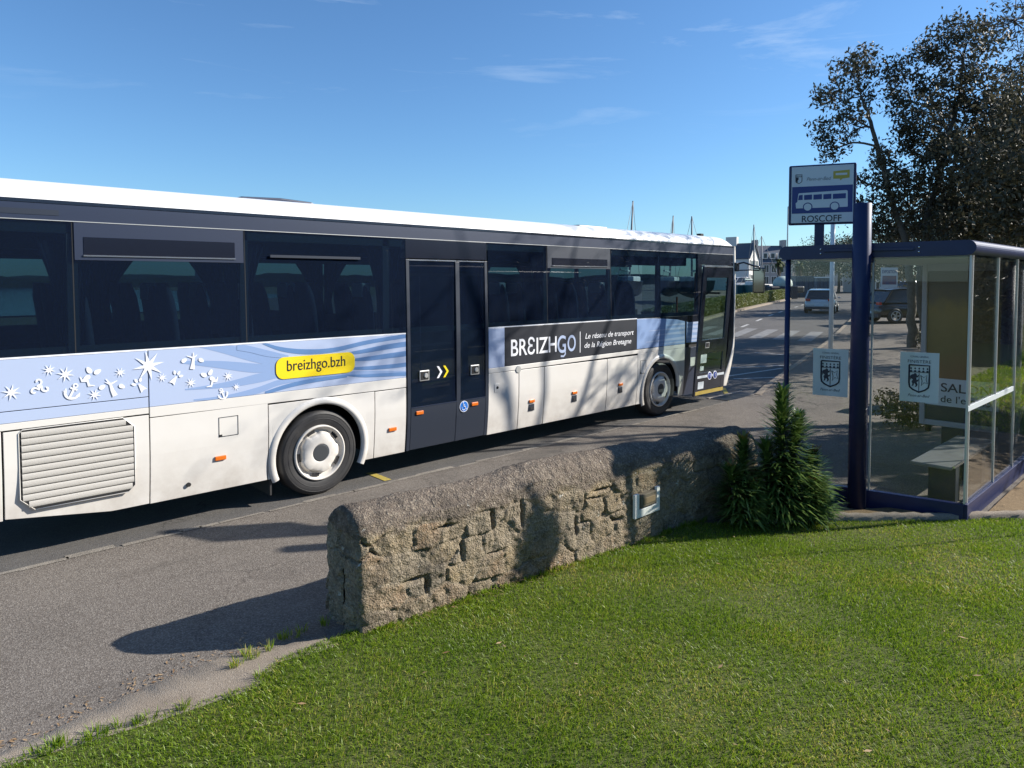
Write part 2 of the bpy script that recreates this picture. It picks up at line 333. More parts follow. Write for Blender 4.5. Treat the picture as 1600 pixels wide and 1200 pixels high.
# ================================================================== THE GROUND
def sheet(name, polys, m, kind='structure', dz=0.):
    b = MB()
    for p in polys: b.add(p, [tuple(range(len(p)))])
    return tag(b.build(name, m), kind=kind)
def strip(name, xs, yl, yr, m, dz=0., hfun=H):
    """ribbon between y=yl(x) and y=yr(x) following the road's height"""
    b = MB(); P = []
    for x in xs: P += [(x, yl(x), hfun(x)+dz), (x, yr(x), hfun(x)+dz)]
    return tag(b.add(P, [(2*i, 2*i+2, 2*i+3, 2*i+1) for i in range(len(xs)-1)]).build(name, m), kind='structure')
g = MB().add([(-2500,-2500,-.25),(2500,-2500,-.25),(2500,2500,-.25),(-2500,2500,-.25)], [(0,1,2,3)]); tag(g.build('ground', M['field']), kind='structure')
def kerb_y(x):                                  # the kerb leaving the bus bay
    if x < 10.3: return -.18
    if x < 22: return -.18+(x-10.3)*.272
    return 3.0+(x-22)*.30
def hedge_y(x): return 12.94+(x-30.24)*.3196
xs = [-60, -30, -15, -5, 0, 5, 8, 10, 11, 12, 14, 16, 18, 20, 22, 25, 28, 31, 34, 37, 40, 46, 52, 60, 75, 90, 120, 160, 200]
strip('road', xs, lambda x: max(hedge_y(x), 7.)+0.3 if x < 12 else hedge_y(x)+.25, lambda x: -.12 if x < 10 else kerb_y(x), M['asphalt'])
# quay ground beyond the hedge, water of the bay
strip('quay', xs, lambda x: hedge_y(x)+60 if x > 20 else max(hedge_y(x), 7.)+8, lambda x: max(hedge_y(x), 7.)+.1 if x < 12 else hedge_y(x)+.1, M['pavement'], dz=-.02)
tag(MB().add([(-600,24,-.12),(60,60,-.12),(60,420,-.12),(-600,420,-.12)], [(0,1,2,3)]).build('water', M['water']), kind='structure')
# pavement: flush with the bus bay, behind a kerb farther on
def pav_h(x):
    t = min(max((x-9.2)/2.2, 0), 1); return H(x)+.11*t*t*(3-2*t)
strip('pavement', [x for x in xs if x <= 60], lambda x: -.12 if x < 10.3 else kerb_y(x)-.14, lambda x: -3.6 if x < 2 else (-9. if x < 14 else -7.), M['pavement'], hfun=lambda x: pav_h(x)+.004)
# pale joint between road and pavement, breaking into patches
b = MB(); x = -12.
while x < 8.9:
    l = random.uniform(.15, .7); y0 = -.155+random.uniform(-.02, .02); wv = random.uniform(.045, .105)
    b.add([(x, y0, .009), (x+l, y0+random.uniform(-.01, .01), .009), (x+l, y0+wv, .009), (x, y0+wv, .009)], [(0,1,2,3)]); x += l+random.choice((-.02, .0, .01, .06))
tag(b.build('joint_line', M['joint']), kind='structure')
b = MB()
for i in range(70):                             # kerb stones beside the road
    x0 = 10.3+i*.8; x1 = x0+.785
    P = []
    for x in (x0, x1):
        y = kerb_y(x)
        for dy, z in ((.0, H(x)-.02), (.0, pav_h(x)-.0), (-.012, pav_h(x)+.012), (-.15, pav_h(x)+.012), (-.15, H(x)-.02)): P.append((x, y+dy, z))
    b.add(P, [(0,5,6,1),(1,6,7,2),(2,7,8,3),(3,8,9,4),(0,1,2,3,4),(5,9,8,7,6)])
tag(b.build('kerb', M['kerb']), kind='structure')
# road markings
def quad_line(name, pts, wdt, m, dz=.006):
    b = MB()
    for (x0, y0), (x1, y1) in pts:
        d = Vector((x1-x0, y1-y0)).normalized(); n = Vector((-d.y, d.x))*wdt/2
        N = max(1, int(math.hypot(x1-x0, y1-y0)/1.)); 
        for k in range(N):
            a, c = k/N, (k+1)/N; xa, ya, xb, yb = x0+(x1-x0)*a, y0+(y1-y0)*a, x0+(x1-x0)*c, y0+(y1-y0)*c
            b.add([(xa+n.x, ya+n.y, H(xa+n.x)+dz), (xa-n.x, ya-n.y, H(xa-n.x)+dz), (xb-n.x, yb-n.y, H(xb-n.x)+dz), (xb+n.x, yb+n.y, H(xb+n.x)+dz)], [(0,1,2,3)])
    return tag(b.build(name, m), kind='structure')
quad_line('bay_marking', [((11.2,2.0),(14.9,1.35)),((12.3,1.4),(13.6,.46)),((13.9,2.6),(15.7,1.45)),((17.9,3.7),(17.9,2.45))], .10, M['white_line'])
quad_line('dash_marking', [((x, hedge_y(x)-2.9), (x+1.7, hedge_y(x+1.7)-2.9)) for x in (23., 27., 31., 35., 39., 43., 47., 51., 55., 60., 65., 70.)], .14, M['white_line'])
quad_line('crossing_marking', [((22.4, 4.+i*1.0), (26.6, 5.25+i*1.0)) for i in range(7)], .5, M['shaded_line'])
quad_line('yellow_marking', [((.91,-.03),(.93,.45)),((9.2,-.25),(10.9,.9))], .10, M['yellow_line'])
# drain grate in the gutter
t = thing('drain_grate', 'slatted iron drain grate in the gutter ahead of the bus', 'drain', (10.1, .2, 0))
b = MB()
for k in range(15): b.box(9.45+k*.09, 9.495+k*.09, -.08, .38, .006, .014)
b.build('grate', M['hub'], t); MB().box(9.38, 10.85, -.14, -.08, .005, .018).box(9.38, 10.85, .38, .44, .005, .018).build('frame', M['concrete'], t)
MB().box(9.4, 10.8, -.08, .38, .0045, .0055).build('pit', M['seam'], t)
# concrete strip edging the lawn on the left
KL = [(-6.2,-2.66),(-4.5,-2.86),(-3.53,-2.96),(-2.91,-2.85),(-2.39,-2.80),(-2.0,-2.93),(-1.62,-3.05)]
KR = [(-6.2,-2.95),(-4.5,-3.02),(-3.55,-3.07),(-2.83,-3.22),(-2.30,-3.29),(-2.06,-3.11),(-1.7,-3.2)]
def lerp_path(P, x):
    for (a, b), (c, d) in zip(P[:-1], P[1:]):
        if a <= x <= c: return b+(d-b)*(x-a)/(c-a)
    return P[-1][1] if x > P[-1][0] else P[0][1]
b = MB(); X = np.arange(-6.2, -1.68, .04); P = []
for x in X:
    yl, yr = lerp_path(KL, x)+.012*math.sin(x*23)+random.uniform(-.008, .008), lerp_path(KR, x)-.05
    P += [(x, yl-.0, .0), (x, yl-.02, .022+random.uniform(-.003, .003)), (x, (yl+yr)/2, .03+random.uniform(-.003, .003)), (x, yr, .026)]
b.add(P, [(4*i+k, 4*i+k+4, 4*i+k+5, 4*i+k+1) for i in range(len(X)-1) for k in range(3)])
tag(b.build('edging_strip', M['kerb'], smooth=True), kind='structure')

# ---- lawn
LAWN = [(-6.2,-2.95),(-4.5,-3.02),(-3.55,-3.07),(-2.83,-3.22),(-2.30,-3.29),(-2.06,-3.13),(-1.6,-3.12),(-1.3,-3.16),(0.,-3.3),(1.2,-3.46),(2.1,-3.5),(2.6,-3.9),(3.0,-4.28),(3.40,-4.60),(4.10,-5.28),(4.93,-6.0),(6.0,-6.55),(9.,-7.4),(14.,-8.),(14.,-14.),(-6.2,-14.)]
def lawn_z(x, y): return .035+.035*fbm(np.asarray(x)*.5+3, np.asarray(y)*.7+9, 5, 3)-.025
LX = np.arange(-6.2, 14.01, .2); LY = np.arange(-14, -2.79, .2)
def inside(px, py, poly):
    px, py = np.asarray(px), np.asarray(py); c = np.zeros(px.shape, bool); n = len(poly)
    for i in range(n):
        x0, y0 = poly[i]; x1, y1 = poly[(i+1) % n]
        if y0 == y1: continue
        c ^= ((y0 > py) != (y1 > py)) & (px < (x1-x0)*(py-y0)/(y1-y0)+x0)
    return c
bm = bmesh.new()
vs = [bm.verts.new((x, y, 0)) for x, y in LAWN]; f = bm.faces.new(vs)
bmesh.ops.triangulate(bm, faces=[f])
for _ in range(5): bmesh.ops.subdivide_edges(bm, edges=[e for e in bm.edges if e.calc_length() > .35], cuts=1, use_grid_fill=False); bmesh.ops.triangulate(bm, faces=bm.faces)
for v in bm.verts: v.co.z = float(lawn_z(v.co.x, v.co.y))
me = bpy.data.meshes.new('lawn_ground'); bm.to_mesh(me); bm.free(); me.materials.append(M['soil']); o = bpy.data.objects.new('lawn_ground', me); COL.objects.link(o); tag(o, kind='structure')
# blades
def blades(name, N, box, poly, hmin, hmax, m, z=lawn_z, wid=.0042, dens=None):
    x = rng.uniform(box[0], box[1], N); y = rng.uniform(box[2], box[3], N); k = inside(x, y, poly)
    x, y = x[k], y[k]
    if dens is not None: k = rng.random(len(x)) < dens(x, y); x, y = x[k], y[k]
    n = len(x); zz = z(x, y)-.008
    h = rng.uniform(hmin, hmax, n)*(.75+.5*vnoise(x*3.1, y*3.1, 3)); a = rng.uniform(0, 2*np.pi, n); wdt = wid*rng.uniform(.7, 1.5, n)
    la = rng.uniform(0, 2*np.pi, n)*.8+vnoise(x*1.3, y*1.3, 8)*3; le = h*rng.uniform(.25, 1.0, n)
    dx, dy = np.cos(a)*wdt/2, np.sin(a)*wdt/2
    V = np.zeros((n, 5, 3))
    V[:, 0] = np.c_[x-dx, y-dy, zz]; V[:, 1] = np.c_[x+dx, y+dy, zz]
    mx_, my_ = x+np.cos(la)*le*.3, y+np.sin(la)*le*.3
    V[:, 2] = np.c_[mx_+dx*.8, my_+dy*.8, zz+h*.6]; V[:, 3] = np.c_[mx_-dx*.8, my_-dy*.8, zz+h*.6]
    V[:, 4] = np.c_[x+np.cos(la)*le, y+np.sin(la)*le, zz+h*.95]
    base = (np.arange(n)*5)[:, None]; idx = (base+np.array([0,1,2,3,3,2,4])).ravel(); fn = np.tile([4, 3], n)
    return npmesh(name, V.reshape(-1, 3), fn, idx, m)
def vis(x, y):                                   # denser where the lawn is seen large
    d = np.hypot(x-CAM.x, y-CAM.y); ang = np.arctan2(x-CAM.x, y-CAM.y)
    return np.where((ang > YAW-R(50)) & (ang < YAW+R(52)), np.clip(1.6-d/11, .35, 1), .12)*np.where(d < 13, 1, .0)*np.clip(.55+1.6*(fbm(x*2.2, y*2.2, 61, 3)-.25), .45, 1)
gb = blades('grass', 1350000, (-6.2, 9, -10, -2.8), LAWN, .018, .042, M['grass'], dens=vis)
tag(gb, 'short bright green mown grass of the lawn in front of the wall', 'grass', kind='stuff')
# ragged tufts along wall foot, edging and plants
TU = [(-2.5,-3.30),(-2.2,-3.16),(-1.75,-3.0),(-1.5,-3.24)]
b_x = []; 
for k in range(80):
    s = random.random()
    if s < .18: c = (random.uniform(-3.4, -2.0), None); c = (c[0], lerp_path(KR, c[0])+random.uniform(-.03, .02))
    elif s < .28: c = (random.uniform(-2.35, -1.55), random.uniform(-3.02, -2.86))
    else: x = random.uniform(-1.4, 2.4); c = (x, -3.22-.105*(x+1.4)+random.uniform(-.02, .02)-(.03))
    b_x.append(c)
V = []; 
for cx, cy in b_x:
    nb = random.randint(14, 40); rr = random.uniform(.02, .06)
    for i in range(nb):
        a = random.uniform(0, 6.28); r0 = rr*math.sqrt(random.random()); x, y = cx+r0*math.cos(a), cy+r0*math.sin(a); z = .02
        h = random.uniform(.03, .075); lx, ly = math.cos(a)*h*random.uniform(.2, .8), math.sin(a)*h*random.uniform(.2, .8); q = random.uniform(0, 3.14); dx, dy = math.cos(q)*.0026, math.sin(q)*.0026
        V += [(x-dx, y-dy, z), (x+dx, y+dy, z), (x+lx*.35+dx*.8, y+ly*.35+dy*.8, z+h*.65), (x+lx*.35-dx*.8, y+ly*.35-dy*.8, z+h*.65), (x+lx, y+ly, z+h*.9)]
n = len(V)//5; base = (np.arange(n)*5)[:, None]
tag(npmesh('grass_tufts', np.array(V), np.tile([4, 3], n), (base+np.array([0,1,2,3,3,2,4])).ravel(), M['grass']), 'longer ragged grass tufts at the foot of the stone wall and along the edging', 'grass', kind='stuff')
# fallen leaves and litter on lawn and asphalt
b = MB()
for k in range(520):
    if k < 70: x, y = random.uniform(-3.5, 3), random.uniform(-6.5, -3.4); z = float(lawn_z(x, y))+.035
    elif k < 360: x = random.uniform(-4.6, -2.0); y = lerp_path(KL, x)+abs(random.gauss(.02, .12)); z = .008
    else: x, y = random.uniform(4.4, 7.), random.uniform(-6.6, -5.7); z = .05
    if 70 > k and not inside([x], [y], LAWN)[0]: continue
    a = random.uniform(0, 6.28); s = random.uniform(.006, .02) if k >= 12 else .03; c, d = math.cos(a)*s, math.sin(a)*s
    b.add([(x-c, y-d, z), (x+d*.35, y-c*.35, z+.004), (x+c, y+d, z+.002+s*.15), (x-d*.35, y+c*.35, z+.003)], [(0,1,2),(0,2,3)])
tag(b.build('fallen_leaves', M['dry']), 'scattered small dry leaves and litter on the grass and asphalt edge', 'leaves', kind='stuff')
b = MB()
for k in range(260):
    x = random.gauss(.3, .9) if k < 180 else random.uniform(-1.2, 2.2); y = -3.24-.105*(x+1.4)-abs(random.gauss(0, .09)); a = random.uniform(0, 3.14); l_ = random.uniform(.02, .06); z = float(lawn_z(x, y))+random.uniform(.015, .035)
    b.add([(x, y, z), (x+.003, y+.003, z), (x+math.cos(a)*l_, y+math.sin(a)*l_, z+random.uniform(-.01, .02))], [(0, 1, 2)])
tag(b.build('dry_straw', M['dry']), 'dry straw coloured grass stalks along the sunny foot of the stone wall', 'dry grass', kind='stuff')
# stone edging and bare earth on the right of the lawn
EP = [(2.75,-4.06),(3.0,-4.26),(3.40,-4.56),(4.10,-5.24),(4.93,-5.96),(6.0,-6.5),(9.,-7.35),(14.,-7.95)]
b = MB(); P = []; PP = []
for i in range(len(EP)-1):
    for k in range(14): t_ = k/14; PP.append((EP[i][0]+(EP[i+1][0]-EP[i][0])*t_, EP[i][1]+(EP[i+1][1]-EP[i][1])*t_))
for i, (x, y) in enumerate(PP):
    a = PP[max(i-1, 0)]; c = PP[min(i+1, len(PP)-1)]; d = Vector((c[0]-a[0], c[1]-a[1])).normalized(); n = Vector((-d.y, d.x)); j = random.uniform(-.008, .008)
    for o_, z in ((-.05, .0), (-.045, .075+j), (.0, .09+j), (.05, .085+j), (.06, -.02)): P.append((x+n.x*(o_+j), y+n.y*(o_+j), z))
b.add(P, [(5*i+k, 5*i+k+5, 5*i+k+6, 5*i+k+1) for i in range(len(PP)-1) for k in range(4)])
tag(b.build('lawn_kerb', M['kerb'], smooth=True), kind='structure')
X = np.arange(2.6, 12, .12); b = MB(); P = []
for x in X:
    y0 = lerp_path(EP, x); y1 = max(y0+.02, -5.66) if x > 4.4 else y0+.45
    for k in range(5): yy = y0+(y1-y0)*k/4; P.append((x, yy, .03+.03*float(fbm(np.array(x*3.), np.array(yy*3.), 2, 3))))
b.add(P, [(5*i+k, 5*i+k+5, 5*i+k+6, 5*i+k+1) for i in range(len(X)-1) for k in range(4)])
tag(b.build('earth_bed', M['earth'], smooth=True), kind='structure')

# ================================================================== THE STONE WALL
def stone_mat():
    m = mat('rubble_stone', (.3, .26, .2), .92, spec=.2); n, l, b = nodes_of(m)
    at_ = n.new('ShaderNodeAttribute'); at_.attribute_name = 'stone'; t = n.new('ShaderNodeTexCoord')
    sep = n.new('ShaderNodeSeparateColor'); l(at_.outputs['Color'], sep.inputs[0])
    def mixc(f, A, B, mode='MIX'):
        q = n.new('ShaderNodeMix'); q.data_type = 'RGBA'; q.blend_type = mode
        if isinstance(f, float): q.inputs[0].default_value = f
        else: l(f, q.inputs[0])
        for s, i in ((A, 6), (B, 7)):
            if isinstance(s, tuple): q.inputs[i].default_value = (*s, 1)
            else: l(s, q.inputs[i])
        return q.outputs[2]
    def nz(s, d=6, r=.65):
        z = n.new('ShaderNodeTexNoise'); z.inputs['Scale'].default_value = s; z.inputs['Detail'].default_value = d; z.inputs['Roughness'].default_value = r; l(t.outputs['Object'], z.inputs['Vector']); return z.outputs[0]
    def mr(src, a, bb, c=0., d=1.):
        q = n.new('ShaderNodeMapRange'); q.inputs[1].default_value = a; q.inputs[2].default_value = bb; q.inputs[3].default_value = c; q.inputs[4].default_value = d; l(src, q.inputs[0]); return q.outputs[0]
    rp = n.new('ShaderNodeValToRGB'); e = rp.color_ramp.elements
    e[0].position = 0; e[0].color = (.30, .225, .13, 1); e[1].position = 1; e[1].color = (.20, .155, .105, 1)
    for p, c in ((.25, (.22, .19, .15)), (.45, (.36, .265, .145)), (.6, (.17, .15, .125)), (.8, (.30, .19, .11))): k = e.new(p); k.color = (*c, 1)
    l(sep.outputs[0], rp.inputs[0])
    c = mixc(mr(nz(9), .35, .7), rp.outputs[0], (.33, .28, .20)); c = mixc(.3, c, rp.outputs[0])
    c = mixc(sep.outputs[1], c, (.285, .235, .165))                                  # mortar
    cop = mixc(mr(nz(5), .3, .7), (.135, .108, .086), (.22, .18, .142)); c = mixc(sep.outputs[2], c, cop)   # cement coping
    v = n.new('ShaderNodeTexVoronoi'); v.inputs['Scale'].default_value = 75; l(t.outputs['Object'], v.inputs['Vector'])
    vs_ = n.new('ShaderNodeSeparateColor'); l(v.outputs['Color'], vs_.inputs[0])
    c = mixc(mr(vs_.outputs[0], .55, 1., 0, .4), c, (.46, .40, .31)); c = mixc(mr(vs_.outputs[1], .55, 1., 0, .5), c, (.07, .055, .042))
    c = mixc(mr(nz(3.2, 9, .75), .50, .66, 0, .75), c, (.060, .054, .047))         # dark lichen
    c = mixc(mr(nz(11, 3, .5), .70, .74, 0, .8), c, (.58, .57, .52))               # pale lichen
    l(c, b.inputs['Base Color'])
    hm = n.new('ShaderNodeMath'); hm.operation = 'ADD'; l(nz(42, 8, .75), hm.inputs[0]); 
    m2 = n.new('ShaderNodeMath'); m2.operation = 'MULTIPLY'; m2.inputs[1].default_value = .6; l(v.outputs['Distance'], m2.inputs[0]); l(m2.outputs[0], hm.inputs[1])
    bu = n.new('ShaderNodeBump'); bu.inputs['Strength'].default_value = 1.0; bu.inputs['Distance'].default_value = .018; l(hm.outputs[0], bu.inputs['Height']); l(bu.outputs[0], b.inputs['Normal'])
    return m
def stones(u, v, seed):
    """irregular coursed cells: returns edge distance, cell id"""
    cu, cv = .31, .175
    best = np.full(u.shape, 9.); sec = np.full(u.shape, 9.); idv = np.zeros(u.shape)
    iu, iv = np.floor(u/cu), np.floor(v/cv)
    for du in (-2,-1,0,1,2):
        for dv in (-1,0,1):
            a, b_ = iu+du, iv+dv
            px = (a+.5+.5*(b_ % 2)+.75*(_h(a, b_, seed)-.5))*cu; py = (b_+.5+.5*(_h(a, b_, seed+1)-.5))*cv
            d = np.maximum(np.abs(u-px)*.62, np.abs(v-py))*.72+.28*np.hypot((u-px)*.62, v-py)
            n_ = d < best; sec = np.where(n_, best, np.minimum(sec, d)); idv = np.where(n_, _h(a, b_, seed+2), idv); best = np.minimum(best, d)
    return sec-best, idv
WP = [(-1.47,-2.985),(-.6,-3.06),(.4,-3.17),(1.3,-3.27),(2.0,-3.32),(2.6,-3.42),(3.2,-3.60)]
def wall_c(s):                                   # centreline by x
    x = s; return lerp_path(WP, x)
PROF = [(-.245,-.08),(-.24,.3),(-.228,.62),(-.222,.72),(-.20,.79),(-.15,.845),(-.08,.885),(0,.90),(.08,.885),(.15,.845),(.20,.79),(.222,.72),(.23,.62),(.24,.3),(.245,-.08)]
pr = np.array(PROF); al = np.r_[0, np.cumsum(np.hypot(*np.diff(pr, axis=0).T))]; NT = 210
tt = np.linspace(0, al[-1], NT); pw = np.interp(tt, al, pr[:, 0]); pz = np.interp(tt, al, pr[:, 1])
# columns: end face (scale 0..1 at fixed s), then along, then far end
cols = []                                         # (x, scale, endflag)
for q in np.linspace(.03, .93, 26): cols.append((-1.47, q, 1))
for q, e in ((.96, .004), (.985, .015), (1., .04)): cols.append((-1.47+e, q, 1 if q < .98 else 0))
for x in np.arange(-1.415, 3.16, .0125): cols.append((x, 1., 0))
for q, e in ((1., 3.17), (.97, 3.2), (.8, 3.21), (.5, 3.21), (.05, 3.21)): cols.append((e, q, 1))
NS = len(cols); Vw = np.zeros((NS, NT, 3)); PU = np.zeros((NS, NT)); PV = np.zeros((NS, NT)); EN = np.zeros((NS, NT))
for i, (x, q, e) in enumerate(cols):
    sag = .025*math.sin(x*2.1)+.012*math.sin(x*5.3); zc = .42
    Z = np.where(pz > zc, (pz-zc)*q+zc, pz); W = pw*q
    Z = Z+np.where(Z > .5, sag*(Z-.5)/.4, 0)
    Vw[i, :, 0] = x; Vw[i, :, 1] = wall_c(x)+W; Vw[i, :, 2] = Z; EN[i] = e
    PU[i] = x if not e else x-(pw*q+.24)*1.0; PV[i] = Z
du = np.gradient(Vw, axis=0); dv = np.gradient(Vw, axis=1); Nn = np.cross(dv, du); ln = np.linalg.norm(Nn, axis=2, keepdims=True); Nn = Nn/np.maximum(ln, 1e-9)
cen = np.array([0, 0, .4]); s_ = np.sign(((Vw-np.stack([Vw[:, :, 0], np.vectorize(wall_c)(Vw[:, :, 0]), np.full((NS, NT), .4)], 2))*Nn).sum(2)); s_[s_ == 0] = 1
Nn = Nn*s_[:, :, None]
for i, (x, q, e) in enumerate(cols):
    if e: Nn[i] = Nn[i]*0+np.array([-1. if x < 0 else 1., 0, 0])
wu = PU+.035*(fbm(PU*9, PV*9, 21)-.5); wv = PV+.035*(fbm(PU*9+7, PV*9+3, 25)-.5)
ed, idv = stones(wu, wv, 40)
face = 1-np.clip((Vw[:, :, 2]-.69-.12*(fbm(PU*3.5, PV*3.5, 31)-.5)*2)/.05, 0, 1)          # 1 on rubble face, 0 on coping
deep = np.clip((fbm(PU*3.6, PV*3.6, 50)-.47)*5, 0, 1); flush = np.clip((fbm(PU*2.4+5, PV*2.4, 52)-.40)*7, 0, 1)
joint = 1-np.clip(ed/.022, 0, 1); joint = joint*joint*(3-2*joint)
TA = PU; TB = np.where(Nn[:, :, 2] > .6, Vw[:, :, 1], PV)
rough = (fbm(TA*13, TB*13, 60, 5)-.47)*.034+(fbm(TA*45, TB*45, 66, 3)-.44)*.016
d_st = ((idv-.5)*.020*flush+.010-joint*(.003+.010*flush+.028*deep)+rough*1.15)+(fbm(TA*6, TB*6, 91, 3)-.44)*.03
d_cp = (fbm(TA*5, TB*5, 70, 4)-.47)*.05+(fbm(TA*30, TB*30, 77, 4)-.44)*.020+.010-.05*np.clip(fbm(TA*7, TB*7, 79, 3)-.60, 0, 1)
# open holes in the face
for hx, hz, hw, hh in ((-1.04,.30,.075,.018),(-.93,.23,.018,.06),(-.30,.60,.014,.10),(.0,.60,.012,.11),(-.75,.64,.09,.012),(1.13,.30,.05,.014),(-.6,.42,.014,.06),(.95,.62,.10,.012),(.62,.35,.012,.07)):
    k = np.exp(-(((PU-hx)/hw)**2+((PV-hz)/hh)**2)); d_st = d_st-.07*k*(EN == 0)*(Nn[:, :, 1] < 0)
Dp = d_st*face+d_cp*(1-face); Dp = np.where((EN > 0) & (PU < -1.3), np.clip(Dp, -.02, .03), Dp); Dp[0] = Dp[0]*.3
Vw = Vw+Nn*Dp[:, :, None]
I, J = np.meshgrid(np.arange(NS-1), np.arange(NT-1), indexing='ij'); a = I*NT+J
idx = np.stack([a, a+NT, a+NT+1, a+1], -1).reshape(-1)
wall_o = npmesh('stone_wall', Vw.reshape(-1, 3), np.full((NS-1)*(NT-1), 4), idx, stone_mat())
at_ = wall_o.data.attributes.new('stone', 'FLOAT_COLOR', 'POINT')
mort = np.clip(joint*(1-.6*deep)+(1-flush)*.7+.3*np.clip((fbm(PU*2.2, PV*2.2, 90)-.45)*6, 0, 1), 0, 1)
at_.data.foreach_set('color', np.stack([idv, mort*.9, 1-face, np.ones_like(idv)], -1).astype(np.float32).ravel())
tag(wall_o, 'low rough stone wall with rounded cement coping between lawn and bus bay', 'wall')
# electrical box let into the wall
P1, P2, P3, P4 = on_y(992, 771, -3.56), on_y(1032, 764, -3.57), on_y(1034, 797, -3.57), on_y(994, 810, -3.56)
bt = thing('utility_box', 'white square frame round a small open box set in the stone wall', 'utility box', (P1.x, -3.54, .3))
cx, cz = (P1.x+P2.x)/2, (P1.z+P3.z)/2; x0, x1 = P1.x, P2.x; z0, z1 = (P3.z+P4.z)/2, (P1.z+P2.z)/2; y = -3.565
dw = .07
b = MB().box(x0, x0+dw, y, y+.03, z0, z1).box(x1-dw*.75, x1, y, y+.03, z0, z1+.01).box(x0+dw, x1-dw*.75, y, y+.03, z0, z0+.075)
b.build('frame', mat('white_plastic', (.78, .78, .76), .5), bt, bevel=.004)
MB().box(x0+dw+.015, x1-dw-.01, y-.012, y+.05, z0+.09, z1-.015).build('box', mat('brown_box', (.14, .115, .08), .8), bt, bevel=.008)
MB().box(x0+dw+.045, x1-dw-.035, y-.018, y-.010, z0+.12, z1-.05).build('hatch', mat('brown_lid', (.22, .16, .09), .8), bt, bevel=.004)

# ================================================================== THE BUS
bus = thing('bus', 'long white coach with black window band and blue swirl livery standing in the bus bay', 'bus', (3.2, 1.27, 0))
W2 = 2.55
def py(z):                                       # slight tumblehome of the side
    if z < .9: return .045*((.9-z)/.6)**1.6
    if z > 1.85: return .035*(z-1.85)/1.4
    return 0.
def side(name, x0, x1, z0, z1, m, y=0., th=.02, zb=None, zt=None, nx=1, bevel=.003, parent=None):
    """panel of the bus side between x0..x1, z0..z1; zb/zt: functions of x for lower/upper edge"""
    b = MB(); N = max(nx, 1); K = 7; P = []
    for i in range(N+1):
        x = x0+(x1-x0)*i/N; a = zb(x) if zb else z0; c = zt(x) if zt else z1
        for k in range(K+1):
            z = a+(c-a)*k/K; P.append((x, y+py(z), z))
        for k in range(K+1):
            z = a+(c-a)*k/K; P.append((x, y+py(z)+th, z))
    S = 2*(K+1); Fc = []
    for i in range(N):
        o = i*S; q = o+S
        for k in range(K):
            Fc.append((o+k, q+k, q+k+1, o+k+1)); Fc.append((o+K+1+k, o+K+2+k, q+K+2+k, q+K+1+k))
        Fc.append((o, o+K+1, q+K+1, q)); Fc.append((o+K, q+K, q+2*K+1, o+2*K+1))
    for k in range(K): Fc.append((k, k+1, K+2+k, K+1+k)); o = N*S; Fc.append((o+k, o+K+1+k, o+K+2+k, o+k+1))
    b.add(P, Fc); return b.build(name, m, parent or bus, bevel=bevel)
G = .006
REAR, FRONT = -3.55, 9.70
WB = 7.03
# lower panels --------------------------------------------------
def arch(cx, R_, x): 
    d = R_*R_-(x-cx)**2; return .52+math.sqrt(d) if d > 0 else 0
side('body_panel', REAR, -3.08-G, .42, 1.22, M['white'])
skz = lambda x: .43-.12*min(max((x+3.07)/.85, 0), 1) if x < -2.2 else .31
side('engine_panel', -3.07, -1.885, .43, 1.21, M['white'], zb=skz, nx=24)
side('body_panel', -1.875, -.655, .305, 1.175, M['white'])
rz = lambda x: max(.305, arch(0, .60, x)) if abs(x) < .66 else .305
side('wheel_arch_panel', -.645, .735, .305, 1.155, M['white'], zb=rz, nx=120)
side('body_panel', .745, 1.215, .305, 1.15, M['white'])
for xa, xb in ((2.66, 3.27), (3.28, 3.825), (3.835, 5.39), (5.40, 6.27)): side('luggage_hatch', xa, xb-G, .305, 1.20, M['white'])
fz = lambda x: max(.305, arch(WB, .60, x))
side('wheel_arch_panel', 6.275, 7.80, .305, 1.235, M['white'], zb=fz, nx=130)
side('body_panel', 7.805, 8.36, .29, 1.235, M['grey'])
# strip with rivets over the panels
side('rivet_strip', REAR, -1.885, 1.225, 1.285, M['white'], y=-.002, th=.02)
side('rivet_strip', -1.875, 1.215, 1.18, 1.285, M['white'], y=-.002, th=.02, zb=lambda x: 1.185-.025*min(max((x+1.9)/3, 0), 1), nx=8)
side('rivet_strip', 2.66, 7.80, 1.205, 1.28, M['white'], y=-.002, th=.02, zb=lambda x: 1.205+.035*min(max((x-2.66)/4, 0), 1), zt=lambda x: 1.275+.035*min(max((x-2.66)/5, 0), 1), nx=12)
# livery band
side('livery_panel', REAR, -1.885, 1.395, 1.85, M['blue3']); side('livery_panel', REAR, -1.885, 1.288, 1.388, M['blue3'])
side('livery_panel', -1.875, 1.215, 1.288, 1.85, M['blue3'])
side('livery_panel', 2.66, 2.975, 1.278, 1.855, M['blue3'])
side('slogan_panel', 2.98, 6.232, 1.28, 1.855, M['blacktext'])
ctop = lambda x: 1.855-.06*max(0, (x-6.24)/1.3)**2 if x < 7.54 else 1.795-.16*(x-7.54)
side('livery_panel', 6.238, 7.80, 1.315, 1.85, M['blue'], zt=ctop, nx=24)
side('livery_panel', 7.86, 8.36, 1.33, 1.80, M['blue'], zt=ctop, nx=10)
side('dark_panel', 6.238, 8.36, 1.30, 1.86, M['black'], y=.008, th=.014)
side('trim_line', REAR, 1.215, 1.853, 1.868, M['decal'], y=-.003, th=.014, bevel=0); side('trim_line', 2.66, 6.232, 1.858, 1.872, M['decal'], y=-.003, th=.014, bevel=0)
